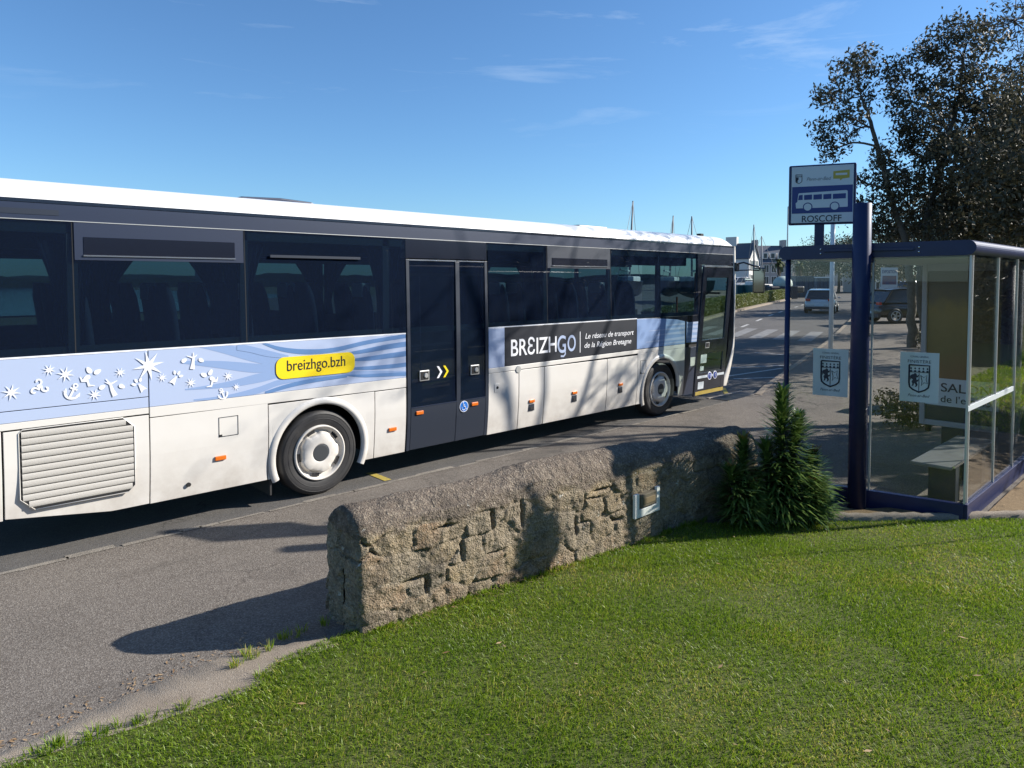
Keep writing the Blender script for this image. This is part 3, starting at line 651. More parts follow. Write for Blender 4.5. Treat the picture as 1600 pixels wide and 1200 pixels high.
# dark shell behind all panel gaps (both sides), chassis, floor
def shellz(x): 
    z = max(.36, arch(0, .60, x) if abs(x) < .6 else 0, arch(WB, .60, x) if abs(x-WB) < .6 else 0)
    if 1.21 < x < 2.66: z = 2.79*0+.36
    return max(z, .5) if x < -2.3 else z
side('inner_shell', REAR+.02, 8.38, .36, 1.86, M['seam'], y=.024, th=.03, zb=shellz, nx=400, bevel=0)
side('outer_side', REAR+.02, FRONT, .36, 1.86, M['seam'], y=W2-.05, th=.03, zb=shellz, nx=400, bevel=0)
b = MB(); b.box(REAR+.1, -.65, .1, 2.45, .45, 1.1).box(.65, 6.35, .1, 2.45, .40, 1.1).box(7.65, 8.3, .15, 2.45, .38, .9).box(-.65, .65, .65, 1.9, .5, 1.15).box(6.35, 7.65, .65, 1.9, .5, 1.15)
b.box(-.66, .66, .05, 2.5, 1.14, 1.18).box(6.34, 7.66, .05, 2.5, 1.16, 1.2)
b.build('chassis', M['seam'], bus)
MB().box(-.62, -.6, .05, .6, .12, .9).build('mud_flap', M['rubber'], bus)
MB().box(REAR+.05, 8.1, .05, 2.5, 1.1, 1.16).box(8.1, FRONT-.1, .05, 2.5, .36, .42).build('floor', M['inner'], bus)
# arch lips
def lip(cx, R_, a0, a1, name='arch_trim'):
    b = MB(); n = 56; P = []
    for i in range(n+1):
        a = a0+(a1-a0)*i/n
        for r_, yy in ((R_-.03, .05), (R_-.033, -.006), (R_-.012, -.020), (R_+.035, -.014), (R_+.05, .003)):
            z = .52+r_*math.sin(a); P.append((cx+r_*math.cos(a), yy+py(z)*.7, max(z, .20) if abs(math.cos(a)) < .99 else z))
    b.add(P, [(5*i+k, 5*i+k+5, 5*i+k+6, 5*i+k+1) for i in range(n) for k in range(4)]); return b.build(name, M['white'], bus, smooth=True)
lip(0, .60, R(-24), R(204)); lip(WB, .60, R(-2), R(204))
# grille
b = MB(); GX0, GX1, GZ0, GZ1 = -2.95, -2.02, .50, 1.215
def gx(z): return (GX0+.0+max(0, .06-(z-GZ0))*1.8, GX1-max(0, .05-(z-GZ0))*1.0-max(0, z-(GZ1-.1))*1.2)
n = 11; st = (GZ1-GZ0-.02)/n
for k in range(n):
    z = GZ0+.035+k*st; xa, xb = gx(z); pts = [(xa+.012, -.004, z-.012*(1)), ((xa+xb)/2, -.012, z), (xb-.012, -.004, z)]
    o_ = len(b.v); b.tube([(xa+.01, .0, z), (xb-.012, .0, z)], .0300, 14, cap=False); b.v[o_:] = [(p[0], -.002+p[1]*.30, p[2]) for p in b.v[o_:]]
b.build('grille', M['grille'], bus, smooth=True)
poly = [(GX0+.10, GZ0-.02), (GX1-.06, GZ0-.02), (GX1, GZ0+.04), (GX1, GZ1-.10), (GX1-.10, GZ1), (GX0+.02, GZ1), (GX0-.01, GZ1-.03), (GX0-.01, GZ0+.09)]
MB().prism(poly, (0, -.004, 0), (1, 0, 0), (0, 0, 1), (0, 1, 0), .003).build('grille_recess', M['seam'], bus)
b = MB(); b.tube([(p[0], -.003, p[1]) for p in poly]+[(poly[0][0], -.003, poly[0][1])], .005, 6); b.build('grille_frame', M['white'], bus, smooth=True)
# fuel flap, locks, lamps
def outline(name, x0, x1, z0, z1, m, w_=.006, y=-.003):
    b = MB()
    for a in ((x0, x1, z0, z0+w_), (x0, x1, z1-w_, z1), (x0, x0+w_, z0, z1), (x1-w_, x1, z0, z1)): b.box(a[0], a[1], y, y+.004, a[2], a[3])
    return b.build(name, m, bus)
outline('fuel_flap', -1.20, -.99, .88, 1.09, M['hub']); MB().box(-1.195, -1.165, -.005, .0, .885, .905).build('flap_latch', M['seam'], bus)
outline('service_flap', 6.34, 6.52, .86, 1.10, M['hub']); MB().box(6.345, 6.375, -.005, .0, .865, .885).build('flap_latch', M['seam'], bus)
for x, z in ((-1.185, .655), (1.005, .64), (3.55, .70), (4.545, .72), (5.765, .73)):
    MB().box(x-.06, x+.06, -.018+py(z), py(z)+.002, z-.024, z+.024).build('side_lamp', M['orange'], bus, bevel=.008)
for x, z in ((3.55, .60), (4.545, .62), (5.765, .63)):
    h_ = MB().box(x-.06, x+.06, -.010+py(z), py(z)+.002, z-.05, z+.06).build('hatch_handle', M['darkgrey'], bus, bevel=.006)
    MB().box(x-.035, x+.035, -.016+py(z), py(z)-.008, z-.03, z+.01).build('grip', M['seam'], h_) 
b = MB().box(2.77, 2.87, -.006, .0, .92, 1.04); b.build('lock_plate', M['white'], bus, bevel=.004); MB().lathe([(.0, -.011), (.02, -.011), (.02, .0)], (2.825, 0, .985)).build('lock', M['seam'], bus)
MB().lathe([(.0, -.008), (.022, -.008), (.022, .01)], (-1.51, .02, .43), n=16).build('lock', M['seam'], bus)
MB().lathe([(.0, -.012), (.05, -.012), (.056, .0)], (3.255, 0, 1.215), n=20).build('round_cap', M['alu'], bus)
# wheels --------------------------------------------------------
def wheel(cx, rear):
    y0 = .045
    wo = MB().lathe([(.30, .03), (.325, .008), (.36, -.004), (.44, -.012), (.475, -.004), (.497, .018), (.507, .05), (.507, .24), (.49, .29), (.3, .29)], (cx, y0, .505), n=72).build('wheel', M['rubber'], bus, smooth=True)
    b = MB().lathe([(.455, -.0135), (.458, -.0165), (.462, -.0135)], (cx, y0, .505), n=72); b.lathe([(.40, -.009), (.403, -.0125), (.407, -.009)], (cx, y0, .505), n=72); b.build('tyre_ridge', M['rubber'], wo, smooth=True)
    MB().lathe([(.328, .012), (.326, -.016), (.315, -.022), (.302, -.014), (.296, .02), (.262, .045), (.255, .05)], (cx, y0, .505), n=72).build('rim', M['rim'], wo, smooth=True)
    # lobed cap
    o = MB(); n = 120; pro = ((1.0, .035), (.99, .004), (.96, -.012), (.90, -.021), (.70, -.026), (.48, -.028), (.44, -.026), (.43, -.020))
    for r_, h_ in pro:
        for k in range(n):
            a = 2*math.pi*k/n; lob = 1+.055*math.tanh(3*math.cos(5*a))*(r_ > .7); rr = .238*r_*lob
            o.v.append((cx+rr*math.cos(a), y0+h_, .505+rr*math.sin(a)))
    for i in range(len(pro)-1):
        for k in range(n): o.f.append((i*n+k, (i+1)*n+k, (i+1)*n+(k+1) % n, i*n+(k+1) % n))
    o.build('hubcap', M['rim'], wo, smooth=True)
    MB().lathe([(.0, -.026), (.090, -.026), (.103, -.023), (.104, -.01)], (cx, y0, .505), n=40).build('hub_centre', M['hub'], wo, smooth=False)
    MB().lathe([(.26, .042), (.20, .044), (.0, .05)], (cx, y0, .505), n=40).build('wheel_disc', M['rim'], wo)
    for k in range(5):
        a0 = 2*math.pi*(k+.5)/5+.1; b = MB(); P = []
        for i in range(9):
            a = a0+(-.19+.38*i/8)
            for r_ in (.246, .285): P.append((cx+r_*math.cos(a), y0+.012, .505+r_*math.sin(a)))
        b.add(P, [(2*i, 2*i+2, 2*i+3, 2*i+1) for i in range(8)]); b.build('rim_slot', M['seam'], wo)
    MB().lathe([(.29, .1), (.49, .1), (.505, .13), (.505, .27), (.3, .3)], (cx, 2.2, .505), n=40).build('inner_tyre', M['rubber'], wo, smooth=True)
wheel(0, True); wheel(WB, False)
# glass band ----------------------------------------------------
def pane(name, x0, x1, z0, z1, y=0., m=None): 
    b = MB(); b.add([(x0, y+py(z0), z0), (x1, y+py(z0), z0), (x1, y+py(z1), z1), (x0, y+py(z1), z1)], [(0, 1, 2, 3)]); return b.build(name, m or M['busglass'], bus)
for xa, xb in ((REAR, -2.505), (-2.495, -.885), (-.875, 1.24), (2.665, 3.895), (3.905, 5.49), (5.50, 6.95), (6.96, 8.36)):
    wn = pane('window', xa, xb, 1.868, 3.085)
side('dark_pillar', 6.9, 7.0, 1.87, 3.08, M['black'], y=.012, th=.02); side('dark_pillar', 8.28, 8.36, 1.80, 3.08, M['black'], y=-.002, th=.05)
for x in (-2.5, -.88, 3.90, 5.495): MB().add([(x-.004, -.001, 1.87), (x+.004, -.001, 1.87), (x+.004, .033, 3.085), (x-.004, .033, 3.085)], [(0, 1, 2, 3)]).build('window_seam', M['seam'], bus)
# pillars and lining inside the band (near and far side)
b = MB()
for x in (-3.2, -2.5, -.88, .95, 3.9, 5.495, 6.95): b.box(x-.045, x+.045, .05, .09, 1.86, 3.1)
b.box(REAR, 9.4, .05, .09, 2.98, 3.12); b.box(REAR, 8.3, .06, .10, 1.80, 1.93)
for x in (-3.3, -1.75, -.2, 1.35, 2.9, 4.45, 6.0, 7.45): b.box(x-.05, x+.05, W2-.09, W2-.05, 1.86, 3.1)
b.box(REAR, 7.5, W2-.09, W2-.05, 2.80, 3.12).box(7.5, 9.4, W2-.09, W2-.05, 2.86, 3.12).box(REAR, 7.4, W2-.09, W2-.05, 1.8, 2.02)
b.box(REAR, 8.3, .30, .62, 2.84, 3.0).box(REAR, 7.3, W2-.62, W2-.30, 2.84, 3.0)      # luggage racks
b.build('pillars', M['inner'], bus)
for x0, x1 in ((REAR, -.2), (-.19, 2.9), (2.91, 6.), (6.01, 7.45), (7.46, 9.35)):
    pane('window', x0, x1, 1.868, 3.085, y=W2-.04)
# curtains on the far side, gathered low
for i, x in enumerate((-3.3, -1.75, -.2, 1.35, 2.9, 4.45, 6.0)):
    for sgn in (-1, 1):
        b = MB()
        Pc = []; n = 16
        for j in range(9):
            z = 2.82-j*.1; wd = (.42-.30*math.sin(min(j/6.5, 1)*math.pi/2)) if j < 7 else .12+.02*(j-6)
            for k in range(n+1): Pc.append((x+sgn*(.03+wd*k/n), W2-.16+.022*math.sin(k*2.4), z))
        b.add(Pc, [(j*(n+1)+k, j*(n+1)+k+1, (j+1)*(n+1)+k+1, (j+1)*(n+1)+k) for j in range(8) for k in range(n)]); b.build('curtain', M['curtain'], bus, smooth=True)
for x in (-2.5, -.88, 1.0, 3.9):
    for sgn in (-1, 1):
        b = MB()
        Pc = []; n = 12
        for j in range(12):
            z = 2.95-j*.09; wd = .26-.17*math.sin(min(j/8, 1)*math.pi/2)
            for k in range(n+1): Pc.append((x+sgn*(.03+wd*k/n), .14+.02*math.sin(k*2.2), z))
        b.add(Pc, [(j*(n+1)+k, j*(n+1)+k+1, (j+1)*(n+1)+k+1, (j+1)*(n+1)+k) for j in range(11) for k in range(n)]); b.build('curtain', M['curtain'], bus, smooth=True)
# seats
def seat_mesh():
    b = MB(); P = []
    sec = [(.0, 1.62, .19), (.03, 1.9, .21), (.06, 2.2, .215), (.085, 2.36, .20), (.10, 2.46, .165), (.105, 2.52, .10)]
    for x, z, wd in sec:
        for k in range(12):
            a = 2*math.pi*k/12; P.append((-x+.065*math.cos(a)*(1 if z < 2.4 else .7), wd*math.copysign(abs(math.sin(a))**.6, math.sin(a)), z))
    b.add(P, [(12*i+k, 12*i+12+k, 12*i+12+(k+1) % 12, 12*i+(k+1) % 12) for i in range(5) for k in range(12)]+[tuple(60+k for k in range(12))])
    b.box(.0, .46, -.21, .21, 1.52, 1.66); return b
seat_me = None
for i in range(13):
    x = -3.1+i*.80
    if 1.2 < x < 2.5: continue
    if x > 7.3: continue
    for y in (.42, .88, 1.68, 2.12):
        if seat_me is None:
            s0 = seat_mesh().build('seat', M['fabric'], bus, smooth=True); seat_me = s0.data; s0.matrix_parent_inverse = Matrix(); s0.location = (x-3.2, y-1.27, 0); s = s0
        else:
            s = bpy.data.objects.new('seat', seat_me); COL.objects.link(s); s.parent = bus; s.location = (x-3.2, y-1.27, 0)
cv = MB()
for x, y in ((-.7, .42), (-.7, 1.68), (.1, .88), (.9, .42), (.1, 2.12), (3.3, .42), (4.1, .88), (4.9, 1.68), (5.7, .42), (-1.5, .88)):
    cv.box(x-.155, x-.02, y-.13, y+.13, 2.33, 2.515)
cv.build('headrest_covers', M['cover'], bus, bevel=.02)
MB().box(-3.5, 9.3, .25, 2.3, 3.10, 3.14).box(REAR+.05, REAR+.1, .05, 2.5, .5, 3.3).build('ceiling', M['inner'], bus)
# driver: wheel, seat, dash, hand rail
b = MB(); b.box(9.0, 9.45, .9, 2.4, 1.0, 1.45); b.box(7.9, 8.2, 1.55, 2.2, .9, 2.35); b.build('dashboard', M['inner'], bus, bevel=.03)
b = MB().tube([(8.35, .12, .6), (8.35, .12, 2.7)], .018).tube([(8.9, .9, .9), (8.9, .9, 2.2)], .018); b.build('hand_rail', M['orange'], bus)
b = MB(); b.tube([(8.82+.2*math.cos(a)*.5, 1.9+.22*math.sin(a), 1.62+.2*math.cos(a)*.6) for a in np.linspace(0, 6.283, 24)], .015); b.build('steering_wheel', M['black'], bus)
# opening window units
side('opening_window', -2.485, -.895, 2.735, 3.085, M['grey'], y=-.004, th=.012, zt=lambda x: 3.083, bevel=0)
side('opening_window', 3.915, 5.48, 2.74, 3.085, M['darkgrey'], y=-.002, th=.012, bevel=0)
for x0, x1, z0, z1 in ((-2.41, -.99, 2.785, 2.95), (4.02, 5.40, 2.785, 2.90)):
    side('vent_glass', x0, x1, z0, z1, M['black'], y=-.008, th=.005, bevel=0)
    MB().box(x0-.005, x1+.005, -.012+.02, .02, z0-.016, z0-.002).build('vent_bar', M['chrome'], bus)
b = MB().box(-.60, .55, .0, .012, 2.80, 2.83); b.build('window_rail', M['darkgrey'], bus)
# cornice and roof
side('cornice', REAR, FRONT+.04, 3.09, 3.262, M['grey'], y=-.004, th=.03, nx=4)
side('cornice_black_strip', REAR, FRONT+.05, 3.240, 3.275, M['black'], y=-.008, th=.03)  # thin black strip along the top of the cornice
side('cornice_line', REAR, FRONT+.04, 3.087, 3.094, M['alu'], y=-.006, th=.01, bevel=0)
side('label_strip', -3.5, -2.6, 3.135, 3.185, M['darkgrey'], y=-.007, th=.004, bevel=0)
prof = [(.03, 3.272), (.035, 3.30), (.055, 3.345), (.10, 3.395), (.17, 3.435), (.28, 3.465), (.5, 3.492), (.9, 3.507), (1.275, 3.512)]
prof = prof+[(W2-y, z) for y, z in prof[-2::-1]]
xsr = [REAR, REAR+.1, REAR+.25, 0, 3, 6, 9.0, 9.25, 9.42, 9.55, 9.63, 9.70, 9.745, 9.77]
b = MB(); P = []
for x in xsr:
    f_ = 0 if x < 9.3 else ((x-9.3)/.47)**2.6
    for y, z in prof: P.append((x, y+(1.275-y)*.04*f_, 3.272+(z-3.272)*(1-.93*f_)))
n = len(prof); b.add(P, [(i*n+k, i*n+n+k, i*n+n+k+1, i*n+k+1) for i in range(len(xsr)-1) for k in range(n-1)]+[tuple(range(n))])
b.build('roof', M['roofwhite'], bus, smooth=True)
b = MB(); b.prism([(-.72, 3.48), (-.5, 3.565), (.0, 3.585), (.42, 3.565), (.62, 3.48)], (0, .95, 0), (1, 0, 0), (0, 0, 1), (0, 1, 0), .75); b.build('roof_hatch', M['grey'], bus, bevel=.02)
b = MB(); b.prism([(5.6, 3.49), (5.7, 3.56), (6.5, 3.56), (6.6, 3.49)], (0, .9, 0), (1, 0, 0), (0, 0, 1), (0, 1, 0), .75); b.build('roof_hatch', M['grey'], bus, bevel=.02)
MB().box(9.0, 9.12, .4, .5, 3.47, 3.53).build('marker_lamp', M['seam'], bus, bevel=.01)
# middle door -----------------------------------------------------
DX0, DXM, DX1 = 1.235, 2.09, 2.645
side('door_header', DX0, DX1, 2.835, 3.085, M['black'], y=-.003, th=.03)
side('door_frame', DX0-.0, DX0+.05, .31, 2.82, M['darkgrey'], y=-.008, th=.03); side('door_frame', DX1-.05, DX1, .31, 2.82, M['darkgrey'], y=-.008, th=.03)
b = MB().box(DX0, DXM-.01, -.012+.03, .05, 2.805, 2.822).box(DXM+.01, DX1, .02, .05, 2.805, 2.820); b.build('door_rail', M['chrome'], bus)
for xa, xb, nm in ((DX0+.055, DXM-.03, 0), (DXM+.03, DX1-.055, 1)):
    d_ = side('door', xa, xb, .315, .875, M['darkgrey'], y=-.006, th=.03)
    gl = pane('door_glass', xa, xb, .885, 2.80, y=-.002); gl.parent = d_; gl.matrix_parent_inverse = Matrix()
    gl.parent = d_; gl.matrix_parent_inverse = (Matrix.Translation((0, 0, 0))); 
    kf = side('kick_line', xa, xb, .872, .882, M['grey'], y=-.010, th=.01, bevel=0)
side('door_seal', DXM-.035, DXM+.035, .315, 2.80, M['darkgrey'], y=-.012, th=.03)
side('door_backing', DX0+.02, DX1-.02, .9, 2.78, M['black'], y=.06, th=.02)    # dark sheet inside the leaves
for x in (1.505, 2.39):
    h_ = MB().box(x-.08, x+.08, -.014, .002, 1.215, 1.355).build('door_handle', M['alu'], bus, bevel=.01)
    MB().box(x-.062, x+.062, -.018, -.012, 1.232, 1.338).build('handle_recess', M['seam'], h_)
    o_ = MB().lathe([(.0, -.03), (.028, -.03), (.034, -.02), (.034, -.01)], (x+.02, 0, 1.285), n=20).build('handle_knob', M['alu'], h_)
for x in (1.425, 2.385): MB().box(x-.06, x+.06, -.022+py(.8), .0+py(.8), .775, .825).build('side_lamp', M['orange'], bus, bevel=.008)
def disc(cx, cz, r, y, n=36): return MB().lathe([(.0, y), (r, y), (r, y+.003)], (cx, 0, cz), n=n)
wc = disc(2.185, .79, .078, -.012).build('wheelchair_sign', M['decal'], bus); disc(2.185, .79, .070, -.0135).build('sign_ground', mat('sign_blue_bright', (.02, .16, .55), .4), wc)
b = MB(); b.tube([(2.175+.032*math.cos(a), -.0165, .772+.032*math.sin(a)) for a in np.linspace(-3.6, .4, 16)], .0042, 6)
b.tube([(2.172, -.0165, .828), (2.176, -.0165, .79), (2.205, -.0165, .788), (2.215, -.0165, .755), (2.226, -.0165, .755)], .005, 6); b.ell((2.171, -.0165, .842), (.0085, .003, .0085), 8, 6).tube([(2.174, -.0165, .811), (2.196, -.0165, .810)], .004, 6)
b.build('wheelchair_symbol', M['decal'], wc)
# front door: plug door swung out, opening behind it ---------------
side('door_pillar', 8.36, 8.44, .33, 2.86, M['black'], y=.0, th=.08)
fx = lambda z: 9.78-.03*((z-2.3)/1.)**2 if z > 1.5 else (9.762 if z > 1.2 else 9.762-.34*((1.2-z)/.9)**1.5)
b = MB(); P = []; zs = np.linspace(.33, 3.09, 24)                 # front quarter: black pillar, then white front rim
for z in zs:
    f0 = fx(z); wr = .075+.15*max(0, min(1, (1.35-z)/.9)); P += [(f0-.22-wr*.3, .02+py(z), z), (f0-wr, .004+py(z), z), (f0-wr, .07, z), (f0-.22-wr*.3, .07, z)]
b.add(P, [(4*i+k, 4*i+4+k, 4*i+4+(k+1) % 4, 4*i+(k+1) % 4) for i in range(len(zs)-1) for k in range(4)]); b.build('front_pillar', M['black'], bus)
b = MB(); P = []; zs = np.linspace(.33, 3.27, 30)
for z in zs:
    f0 = fx(z); wr = .07+.15*max(0, min(1, (1.35-z)/.9)); P += [(f0-wr, .0+py(z), z), (f0-.012, .010, z), (f0+.005, .045, z), (f0+.02, .12, z), (f0+.0, .13, z), (f0-wr, .06, z)]
b.add(P, [(6*i+k, 6*i+6+k, 6*i+6+(k+1) % 6, 6*i+(k+1) % 6) for i in range(len(zs)-1) for k in range(6)]); b.build('front_rim', M['white'], bus, smooth=True)
b = MB(); P = []; zs = np.linspace(.33, 1.25, 12); ys = np.linspace(.12, W2-.12, 12)
for z in zs:
    for y in ys: P.append((fx(z)+.02+.14*(1-((y-1.275)/1.16)**2), y, z))
b.add(P, [(12*i+k, 12*i+12+k, 12*i+13+k, 12*i+1+k) for i in range(11) for k in range(11)]); b.build('front_bumper', M['white'], bus, smooth=True)
b = MB(); P = []; zs = np.linspace(1.25, 3.1, 10)
for z in zs:
    for y in ys: P.append((fx(z)+.02+.14*(1-((y-1.275)/1.16)**2)-.02, y, z))
b.add(P, [(12*i+k, 12*i+12+k, 12*i+13+k, 12*i+1+k) for i in range(9) for k in range(11)]); b.build('windscreen', M['clear'], bus, smooth=True)
b = MB(); P = []; zs = np.linspace(3.08, 3.29, 3)
for z in zs:
    for y in ys: P.append((fx(z)+.02+.12*(1-((y-1.275)/1.16)**2), y, z))
b.add(P, [(12*i+k, 12*i+12+k, 12*i+13+k, 12*i+1+k) for i in range(2) for k in range(11)]); b.build('front_header', M['white'], bus, smooth=True)
side('door_header', 8.36, 9.6, 2.86, 3.085, M['black'], y=.0, th=.05); side('entry_step', 8.42, 9.42, .33, .42, M['alu'], y=.05, th=.4)
# the door leaf, standing about 0.45 m off the side and leaning with the front
LY_ = -.45
def LP(x, z): return (x-.13*(2.8-z), LY_-.0, z)
XA, XB = 7.73, 8.80
fd = MB()
def lbox(b, x0, x1, z0, z1, ya, yb):
    P = [LP(x0, z0), LP(x1, z0), LP(x1, z1), LP(x0, z1)]; b.add([(p[0], p[1]+ya, p[2]) for p in P]+[(p[0], p[1]+yb, p[2]) for p in P], [(0, 3, 2, 1), (4, 5, 6, 7), (0, 1, 5, 4), (1, 2, 6, 5), (2, 3, 7, 6), (3, 0, 4, 7)])
lbox(fd, XA, XA+.13, .37, 2.80, 0, .04); lbox(fd, XB-.13, XB, .37, 2.80, 0, .04); lbox(fd, XA+.13, XB-.13, 2.60, 2.80, 0, .04)
lbox(fd, XA+.13, XB-.13, 1.16, 1.42, 0, .04); lbox(fd, XA+.13, XB-.13, .47, .80, 0, .04)
fdo = fd.build('front_door', M['black'], bus, bevel=.004)
for z0, z1 in ((1.42, 2.60), (.80, 1.16)):
    b = MB(); lbox(b, XA+.13, XB-.13, z0, z1, .015, .02); b.build('door_glass', M['clear'], fdo)
b = MB(); lbox(b, XA+.03, XB-.03, .39, .455, -.004, .04); b.build('step_edge', M['dirtyyellow'], fdo)
b = MB(); lbox(b, XA-.01, XB+.01, 2.80, 2.835, -.01, .05); b.build('door_rail', M['chrome'], fdo)
b = MB(); lbox(b, XA+.06, XB-.04, .70, .745, -.006, 0); b.build('pictogram_strip', M['signwhite'], fdo)
pb = mat('pictogram_blue', (.03, .06, .30), .4)
for x in (8.22, 8.42):
    p = LP(x, .722); q = MB().lathe([(.0, -.012), (.075, -.012), (.078, -.004)], (p[0], LY_, .722), n=24).build('pictogram', M['decal'], fdo)
    MB().lathe([(.0, -.014), (.062, -.014), (.062, -.012)], (p[0], LY_, .722), n=24).build('pictogram_ground', pb, q)
    MB().ell((p[0], LY_-.016, .745), (.012, .003, .012), 8, 5).tube([(p[0], LY_-.016, .73), (p[0], LY_-.016, .69)], .011, 6).build('pictogram_figure', M['decal'], q)
b = MB(); lbox(b, XA+.10, XA+.30, .50, .63, -.005, 0); b.build('door_notice', M['signwhite'], fdo)
b = MB(); lbox(b, XA+.15, XA+.36, .98, 1.14, .008, .014); lbox(b, XA+.15, XA+.28, .84, .92, .008, .014); b.build('door_sticker', mat('pale_green_sticker', (.36, .46, .42), .5), fdo)
b = MB(); lbox(b, XA+.26, XA+.40, 1.26, 1.37, -.004, 0); b.build('door_badge', M['alu'], fdo); b = MB(); lbox(b, XA+.275, XA+.385, 1.275, 1.355, -.006, -.003); b.build('badge_ground', M['seam'], fdo)
b = MB(); b.box(8.0, 8.24, -.006, 0, .86, 1.03); b.build('side_notice', M['palegreen'], bus)
# door arm
MB().tube([(8.4, .02, 1.0), (8.3, -.43, 1.0)], .018).tube([(8.4, .02, 2.3), (8.35, -.43, 2.3)], .018).build('door_arm', M['darkgrey'], bus)
# mirror
b = MB().tube([(9.80, .02, 2.90), (9.86, -.12, 2.93), (9.98, -.28, 2.86), (10.06, -.36, 2.84), (10.09, -.38, 2.76)], .019, 8).tube([(9.80, .02, 2.76), (9.95, -.2, 2.77), (10.07, -.37, 2.76)], .013, 8)
mo = b.build('mirror_arm', M['black'], bus, smooth=True); MB().box(9.72, 9.86, -.03, .06, 2.74, 2.93).build('arm_bracket', M['black'], mo, bevel=.02)
mc = Vector((10.07, -.36, 2.55)); ax = Vector((.46, -.89, 0)); ay = Vector((.89, .46, 0))
b = MB().obox(mc+ay*.05, ax*.125, ay*.05, (0, 0, .27)); mh = b.build('mirror_housing', M['black'], bus, bevel=.03)
MB().obox(mc-ay*.004, ax*.105, ay*.003, (0, 0, .245)).build('mirror_glass', M['mirror'], mh)

# tail of the bus
MB().box(REAR-.05, REAR-.005, .04, W2-.04, .45, 1.85).build('rear_panel', M['white'], bus, bevel=.02); MB().box(REAR-.04, REAR-.005, .06, W2-.06, 1.87, 3.24).build('rear_window', M['black'], bus, bevel=.02)
for y in (.16, W2-.28): MB().box(REAR-.065, REAR-.045, y, y+.12, .9, 1.5).build('tail_light', M['red'], bus, bevel=.01)
# ---- livery artwork (thin vinyl on the side panels)
DY = -.0025
def vinyl(name, poly, m, y=DY, parent=None, th=.0015):
    return MB().prism(poly, (0, y, 0), (1, 0, 0), (0, 0, 1), (0, 1, 0), th).build(name, m, parent or bus)
def zp(u, v): return SX(370+u/3.7209, 520+v/3.7209)          # measured on an enlargement of the photograph
def swoosh(name, pts, m, y, clip):
    """pts: (u,v,halfwidth) -> smooth ribbon on the side"""
    P = [zp(u, v) for u, v, h in pts]; hs = [h/3.7209*.0073 for u, v, h in pts]; b = MB(); Q = []; n = 40
    for i in range(n+1):
        t = i/n*(len(P)-1); k = min(int(t), len(P)-2); f_ = t-k
        def cr_(a, b_, c, d): return .5*((2*b_)+(-a+c)*f_+(2*a-5*b_+4*c-d)*f_**2+(-a+3*b_-3*c+d)*f_**3)
        ii = [max(k-1, 0), k, k+1, min(k+2, len(P)-1)]
        x = cr_(*[P[j][0] for j in ii]); z = cr_(*[P[j][1] for j in ii]); h_ = cr_(*[hs[j] for j in ii])
        x = min(max(x, clip[0]), clip[1]); Q += [(x, y, min(max(z-h_, clip[2]), clip[3])), (x, y, min(max(z+h_, clip[2]), clip[3]))]
    b.add(Q, [(2*i, 2*i+2, 2*i+3, 2*i+1) for i in range(n)]); return b.build(name, m, bus)
CL = (-1.87, 1.212, 1.29, 1.848)
for i, (mm, pts) in enumerate((
    ('blue', [(-330,55,3),(-100,90,22),(80,130,34),(250,172,30)]), ('blue', [(-330,170,6),(-100,185,20),(100,205,26),(240,205,18)]),
    ('blue', [(-300,330,3),(-50,300,16),(130,262,26),(240,240,20)]), ('blue', [(-250,390,3),(-60,375,12),(120,335,18),(260,285,16),(450,258,14),(700,235,14),(1003,230,10)]),
    ('blue2', [(150,60,6),(260,95,12),(400,110,15),(560,100,14),(760,55,13),(1003,15,14)]),
    ('blue2', [(590,128,4),(720,110,12),(860,84,16),(1003,62,17)]), ('blue2', [(640,160,4),(760,150,13),(880,134,16),(1003,118,18)]),
    ('blue2', [(640,205,4),(740,206,11),(880,196,13),(1003,182,14)]), ('blue2', [(640,246,4),(740,250,9),(860,244,11),(1003,238,12)]),
    ('blue2', [(165,350,10),(300,308,12),(450,276,12),(640,250,9)]),
    ('blue', [(0,80,20),(80,96,18),(180,120,18),(300,140,8)]) )):
    swoosh('livery_swirl', pts, M[mm], -.0012-.00025*i, CL)
# front livery stripes
b2_ = MB()
for k, (z0, z1, xa) in enumerate(((1.42, 1.47, 6.5), (1.53, 1.58, 6.8), (1.62, 1.66, 6.6), (1.70, 1.735, 7.1), (1.36, 1.385, 6.9))):
    for xb0, xb1 in ((6.24, 7.79), (7.87, 8.35)):
        if xb1 < xa: continue
        x0 = max(xa, xb0); b2_.add([(x0, -.002, z0+.0*(x0-6)), (xb1, -.002, z0-.015), (xb1, -.002, z1-.005), (x0, -.002, z0+.008 if x0 == xa else z1-.003)], [(0, 1, 2, 3)])
b2_.build('livery_swirl', M['blue3'], bus)
# yellow address pill
a_, c_, d_, e_ = zp(228, 195), zp(680, 180), zp(228, 255), zp(680, 205)
xa, za = zp(229, 235)[0], None; px0, px1 = -.557, .453; top0, top1, bo0, bo1 = zp(270, 140)[1], zp(640, 115)[1], zp(270, 265)[1], zp(640, 235)[1]
ztop, zbot = (top0+top1)/2, (bo0+bo1)/2; c = .095
poly = [(px0+c, zbot), (px1-c, zbot)]; 
for k in range(1, 6): poly.append((px1-c+c*math.sin(k*math.pi/12), zbot+c-c*math.cos(k*math.pi/12)))
poly += [(px1, zbot+c), (px1, ztop-c)]+[(px1-c+c*math.cos(k*math.pi/12), ztop-c+c*math.sin(k*math.pi/12)) for k in range(1, 6)]+[(px1-c, ztop), (px0+c, ztop)]
poly += [(px0+c-c*math.sin(k*math.pi/12), ztop-c+c*math.cos(k*math.pi/12)) for k in range(1, 6)]+[(px0, ztop-c), (px0, zbot+c)]+[(px0+c-c*math.cos(k*math.pi/12), zbot+c-c*math.sin(k*math.pi/12)) for k in range(1, 6)]
